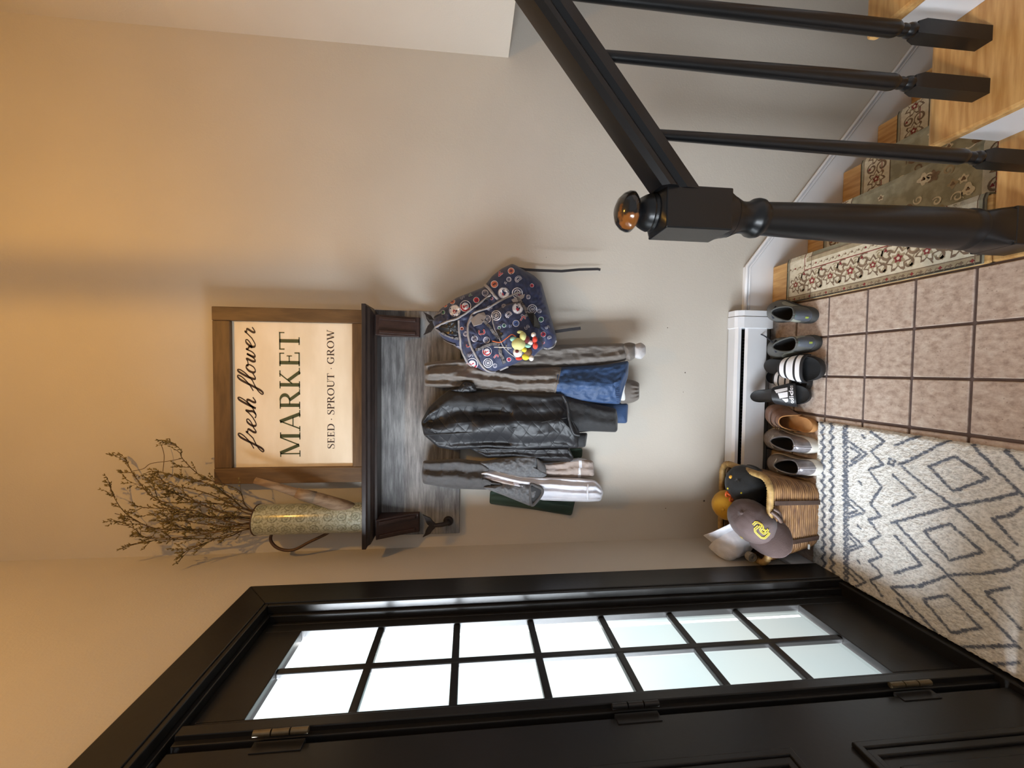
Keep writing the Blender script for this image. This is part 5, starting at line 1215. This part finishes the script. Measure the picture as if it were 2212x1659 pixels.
for p, q in zip(c0, c0[1:]+c0[:1]):
    n_ = max(1, int((q-p).length/.0035)); base += [p.lerp(q, k/n_) for k in range(n_)]
base.append(base[0])
for i, p in enumerate(base): rim.append(p); rr_.append(.0118+.0012*(1 if i % 2 else -1))
b = MB(); b.tube(rim, rr_, 10); b.build('rim', M['reed_tan'], bt, smooth=True)
for x in (-.497, -.632):
    yt = lambda t: lerp(1.532-.106, 1.543-.146, t)
    b = MB(); b.band([Vector((lerp(x+.01,x-.012,0) if False else lerp(x,x+(x+.56)*.18,t), yt(t)-.0062, .006+t*(BH-.02))) for t in (0,.25,.5,.75,1)], (0,-1,-.2), .0165, .003); b.build('leather_strap', M['leather'], bt, bevel=.0008, seg=1)
b = MB(); b.tube(crom([Vector((-.515,1.385,BH+.004)),Vector((-.53,1.375,BH-.012)),Vector((-.55,1.378,BH-.03)),Vector((-.535,1.388,BH-.035)),Vector((-.515,1.38,BH-.02)),Vector((-.505,1.386,BH-.005))],5), .007, 8); b.build('leather_tie', M['leather'], bt, smooth=True)
MB().box(-.668,1.398,.066,-.650,1.4022,.0715).build('paper_tag', M['white_tag'], bt)

# ------------------------------------------------------------------ caps in the basket
def axes(loc, F, U):
    F = Vector(F).normalized(); U = Vector(U); U = (U-F*U.dot(F)).normalized(); S_ = F.cross(U)
    m = Matrix((S_, F, U)).transposed().to_4x4(); return Matrix.Translation(loc) @ m
def capobj(label, P, mat, mbrim, rx=.078, ry=.09, h=.10, brim=.068, squash=0, seed=0, button=True):
    t = thing('baseball_cap', P.translation, label, 'cap', 'caps in the basket')
    def cp(th, ph, off=0):                              # th 0 = front, ph 0 at the edge, 1 at the top
        r = cos(ph*pi/2)**.62; z = h*sin(ph*pi/2)**.85
        ft = max(0, cos(th)); z *= 1+.10*ft*(1-ph); y = ry*r*cos(th)*(1+.05*ft); x = rx*r*sin(th)
        p = Vector((x, y-.012*ph*ft, z)); d = .006*squash*noise.noise(p*22+Vector((seed,0,0)))+.004*squash*noise.noise(p*55+Vector((0,seed,0)))
        g = -.0016*max(0, 1-abs(((th/(pi/3)+.5) % 1)-.5)*16)*(1-ph)
        nrm = Vector((x/rx**2, y/ry**2, z/h**2+.001)).normalized(); return p+nrm*(d+g+off)
    b = MB(); NT, NP = 60, 16
    b.rings([[cp(2*pi*k/NT, j/NP*.995) for k in range(NT)] for j in range(NP+1)], True, False, True)
    b.rings([[cp(2*pi*k/NT, j/NP*.995, -.004) for k in range(NT)] for j in range(NP+1)], True, False, True)
    xf(b,P).build('crown', mat, t, smooth=True)
    if button: xf(ell(MB(), (0,0,h+.001), (.007,.007,.004)), P).build('button', mat, t, smooth=True)
    def bp(u, v, off=0):
        th = lerp(-1.12, 1.12, u); e = cp(th, 0); f = cos((u-.5)*pi)**.55 if abs(u-.5) < .4999 else 0
        p = e+Vector((0, v*brim*f, 0)); p.x += (u-.5)*.02*v; p.z += .003-.022*v*.55-.10*abs(u-.5)**2*(.25+v*.75)*1.1+off; return p
    b = MB(); b.rings([[bp(u/24, v/8, .0015) for v in range(9)]+[bp(u/24, v/8, -.0015) for v in range(8,-1,-1)] for u in range(25)], True, True, True)
    xf(b,P).build('brim', mbrim, t, smooth=True, angle=60)
    return t, cp
M['cap_brown'] = fabric('brown_cap_cotton', (78,62,60), (88,72,70), 260, .8, .2); M['cap_white'] = fabric('white_cap_cotton', (214,214,220), (226,226,232), 260, .8, .2); M['cap_yellow'] = fabric('mustard_cap_cotton', (190,140,24), (202,152,34), 260, .8, .2); M['cap_black'] = fabric('black_cap_cotton', (22,25,28), (28,31,34), 260, .75, .2); M['thread_yellow'] = pmat('yellow_embroidery', (236,206,44), rough=.6); M['cap_olive'] = fabric('olive_cap', (92,90,28), (104,102,36), 260, .8, .2)
PB = axes(C6(610,960,1.475), (-.36,-.90,-.16), (.58,-.10,.78))
PB.translation = C6(720,1010,1.47)+Vector((.030,-.010,.012))
ct, cp = capobj('brown cap with yellow SD emblem lying on top in the basket', PB, M['cap_brown'], M['cap_brown'], rx=.076, ry=.086, h=.098, brim=.066, squash=.5, seed=3)
b = MB()
def logo(polys, sc, th0, ph0, off): 
    for p in polys: b.add([cp(th0+a*sc, ph0+c*sc*.75, off) for a,c in p], [tuple(range(len(p)))])
SDs = [[(.25,.95),(-.55,.95),(-.8,.75),(-.8,.35),(-.6,.12),(.0,.12),(.15,-.05),(.15,-.35),(.0,-.5),(-.8,-.5)], [(-.25,.5),(.55,.5),(.85,.25),(.85,-.65),(.55,-.9),(-.35,-.9),(-.35,.5)]]
for st in SDs:
    pp = []
    for i in range(len(st)-1): pp += [(lerp(st[i][0],st[i+1][0],k/4), lerp(st[i][1],st[i+1][1],k/4)) for k in range(4)]
    pp.append(st[-1]); logo(strk(pp,.27), .33, 0, .40, .0026)
xf(b,PB).build('emblem', M['thread_yellow'], ct)
b = MB()
for st in SDs:
    pp = []
    for i in range(len(st)-1): pp += [(lerp(st[i][0],st[i+1][0],k/4), lerp(st[i][1],st[i+1][1],k/4)) for k in range(4)]
    pp.append(st[-1]); logo(strk(pp,.08), .33, 0, .40, .0034)
xf(b,PB).build('emblem_inset', M['cap_brown'], ct)
b = MB(); fl_ = [[(-.5,-.5),(-.5,.5),(.1,.62),(.5,.5),(.5,-.5),(-.5,-.5)], [(-.2,-.2),(-.2,.25),(.2,.25),(.2,-.2)]]
for st in fl_: logo(strk(st,.22), .085, 1.25, .16, .0024)
xf(b,PB).build('side_mark', M['thread_yellow'], ct)
PW = axes(C6(400,1080,1.56), (.5,-.65,.42), (-.62,-.66,-.28)); PW.translation = C6(400,1090,1.56)
capobj('white cap lying upside down at the back left of the basket', PW, M['cap_white'], M['cap_white'], rx=.086, ry=.08, h=.085, brim=.05, squash=1, seed=5, button=False)
PY_ = axes(C6(330,700,1.63), (-.3,-.5,-.4), (.12,-.3,.9)); PY_.translation = C6(420,720,1.62)
capobj('mustard yellow cap at the back of the basket', PY_, M['cap_yellow'], M['cap_yellow'], rx=.06, ry=.065, h=.075, brim=.03, seed=6)
PK = axes(C6(600,470,1.56), (.75,.45,-.2), (-.1,-.62,.78)); PK.translation = C6(600,480,1.565)+Vector((-.004,-.01,-.004))
kt, cpk = capobj('black cap with round yellow studs at the right side of the basket', PK, M['cap_black'], M['cap_black'], rx=.072, ry=.080, h=.088, brim=.012, squash=.4, seed=7, button=False)
for x,y,r in ((435,390,.0075),(402,525,.0045),(562,580,.004)):
    tree = bvh_of([c for c in kt.children if c.name.startswith('crown')]); q = surf(x, y, .001, C6, tree)
    if q: ell(MB_ := MB(), q[0], (r,r*.6,r)); MB_.build('stud', M['pl_yellow'] if r < .006 else pmat('amber_stud',(230,170,60),rough=.4), kt, smooth=True)
# orange toy rings, olive cap and rolled strap
M['orange'] = pmat('orange_plastic', (226,98,40), rough=.35)
ot = thing('plastic_buckle', C6(430,620,1.565), 'bright orange plastic rings lying between the yellow and black caps', 'toy')
for x,y,r in ((395,595,.0095),(440,655,.0085)):
    c_ = C6(x,y,1.555); b = MB(); b.tube([c_+Vector((r*cos(a), -.3*r*sin(a), r*sin(a))) for a in [2*pi*k/20 for k in range(21)]], .0035, 8); b.build('ring', M['orange'], ot, smooth=True)
b = MB(); b.tube([C6(370,570,1.56),C6(420,600,1.55),C6(490,630,1.55)], .005, 8); b.build('bar', M['orange'], ot, smooth=True)
ro = thing('rolled_strap', C6(675,1340,1.45), 'rolled grey webbing strap at the left edge of the basket', 'strap')
b = MB(); c_ = C6(675,1340,1.45); b.band([c_+Vector(((.006+.0011*k/4)*cos(k*.5), 0, (.006+.0011*k/4)*sin(k*.5))) for k in range(44)], [Vector((cos(k*.5),0,sin(k*.5))) for k in range(44)], .022, .0012); b.build('webbing', fabric('grey_webbing',(120,112,100),(140,132,118),300), ro)
PO = axes(C6(660,1200,1.53), (-.2,-.6,-.3), (.2,-.3,.9)); PO.translation = C6(700,1190,1.53)+Vector((.045,.02,-.06))
capobj('olive cap deep in the basket below the white cap', PO, M['cap_olive'], M['cap_olive'], rx=.06, ry=.065, h=.07, brim=.02, seed=9, button=False)

# ================================================================== CEILING LANTERN (warm light above the picture)
lt = thing('pendant_lantern', (.33,.58,3.0), 'black pendant lantern with a warm bulb hanging over the landing', 'lamp')
LC = Vector((.33,.58,2.80))
b = MB(); b.tube([LC+Vector((0,0,.26)), Vector((LC.x,LC.y,CEIL))], .006, 8); b.build('chain_rod', M['black_paint'], lt, smooth=True)
for a in range(4):
    v = Vector((cos(a*pi/2), sin(a*pi/2), 0))*.125; b = MB(); b.tube([LC+v+Vector((0,0,-.16)), LC+v+Vector((0,0,.2)), LC+Vector((0,0,.27))], .0062, 8); b.build('frame_bar', M['black_paint'], lt, smooth=True)
for z in (.2,):
    b = MB(); b.tube([LC+Vector((.125*cos(a),.125*sin(a),z)) for a in [2*pi*k/4 for k in range(5)]], .008, 8); b.build('frame_ring', M['black_paint'], lt, smooth=True)
b = MB(); b.tube([LC+Vector((0,0,.26)), LC+Vector((0,0,.075))], .012, 10); b.build('socket', M['black_paint'], lt, smooth=True)
ld = bpy.data.lights.new('bulb','POINT'); ld.energy = LAMP; ld.color = (1,.50,.08); ld.shadow_soft_size = .014
lo = bpy.data.objects.new('bulb', ld); COL.objects.link(lo); lo.location = LC+Vector((0,0,.02)); child(lo, lt)
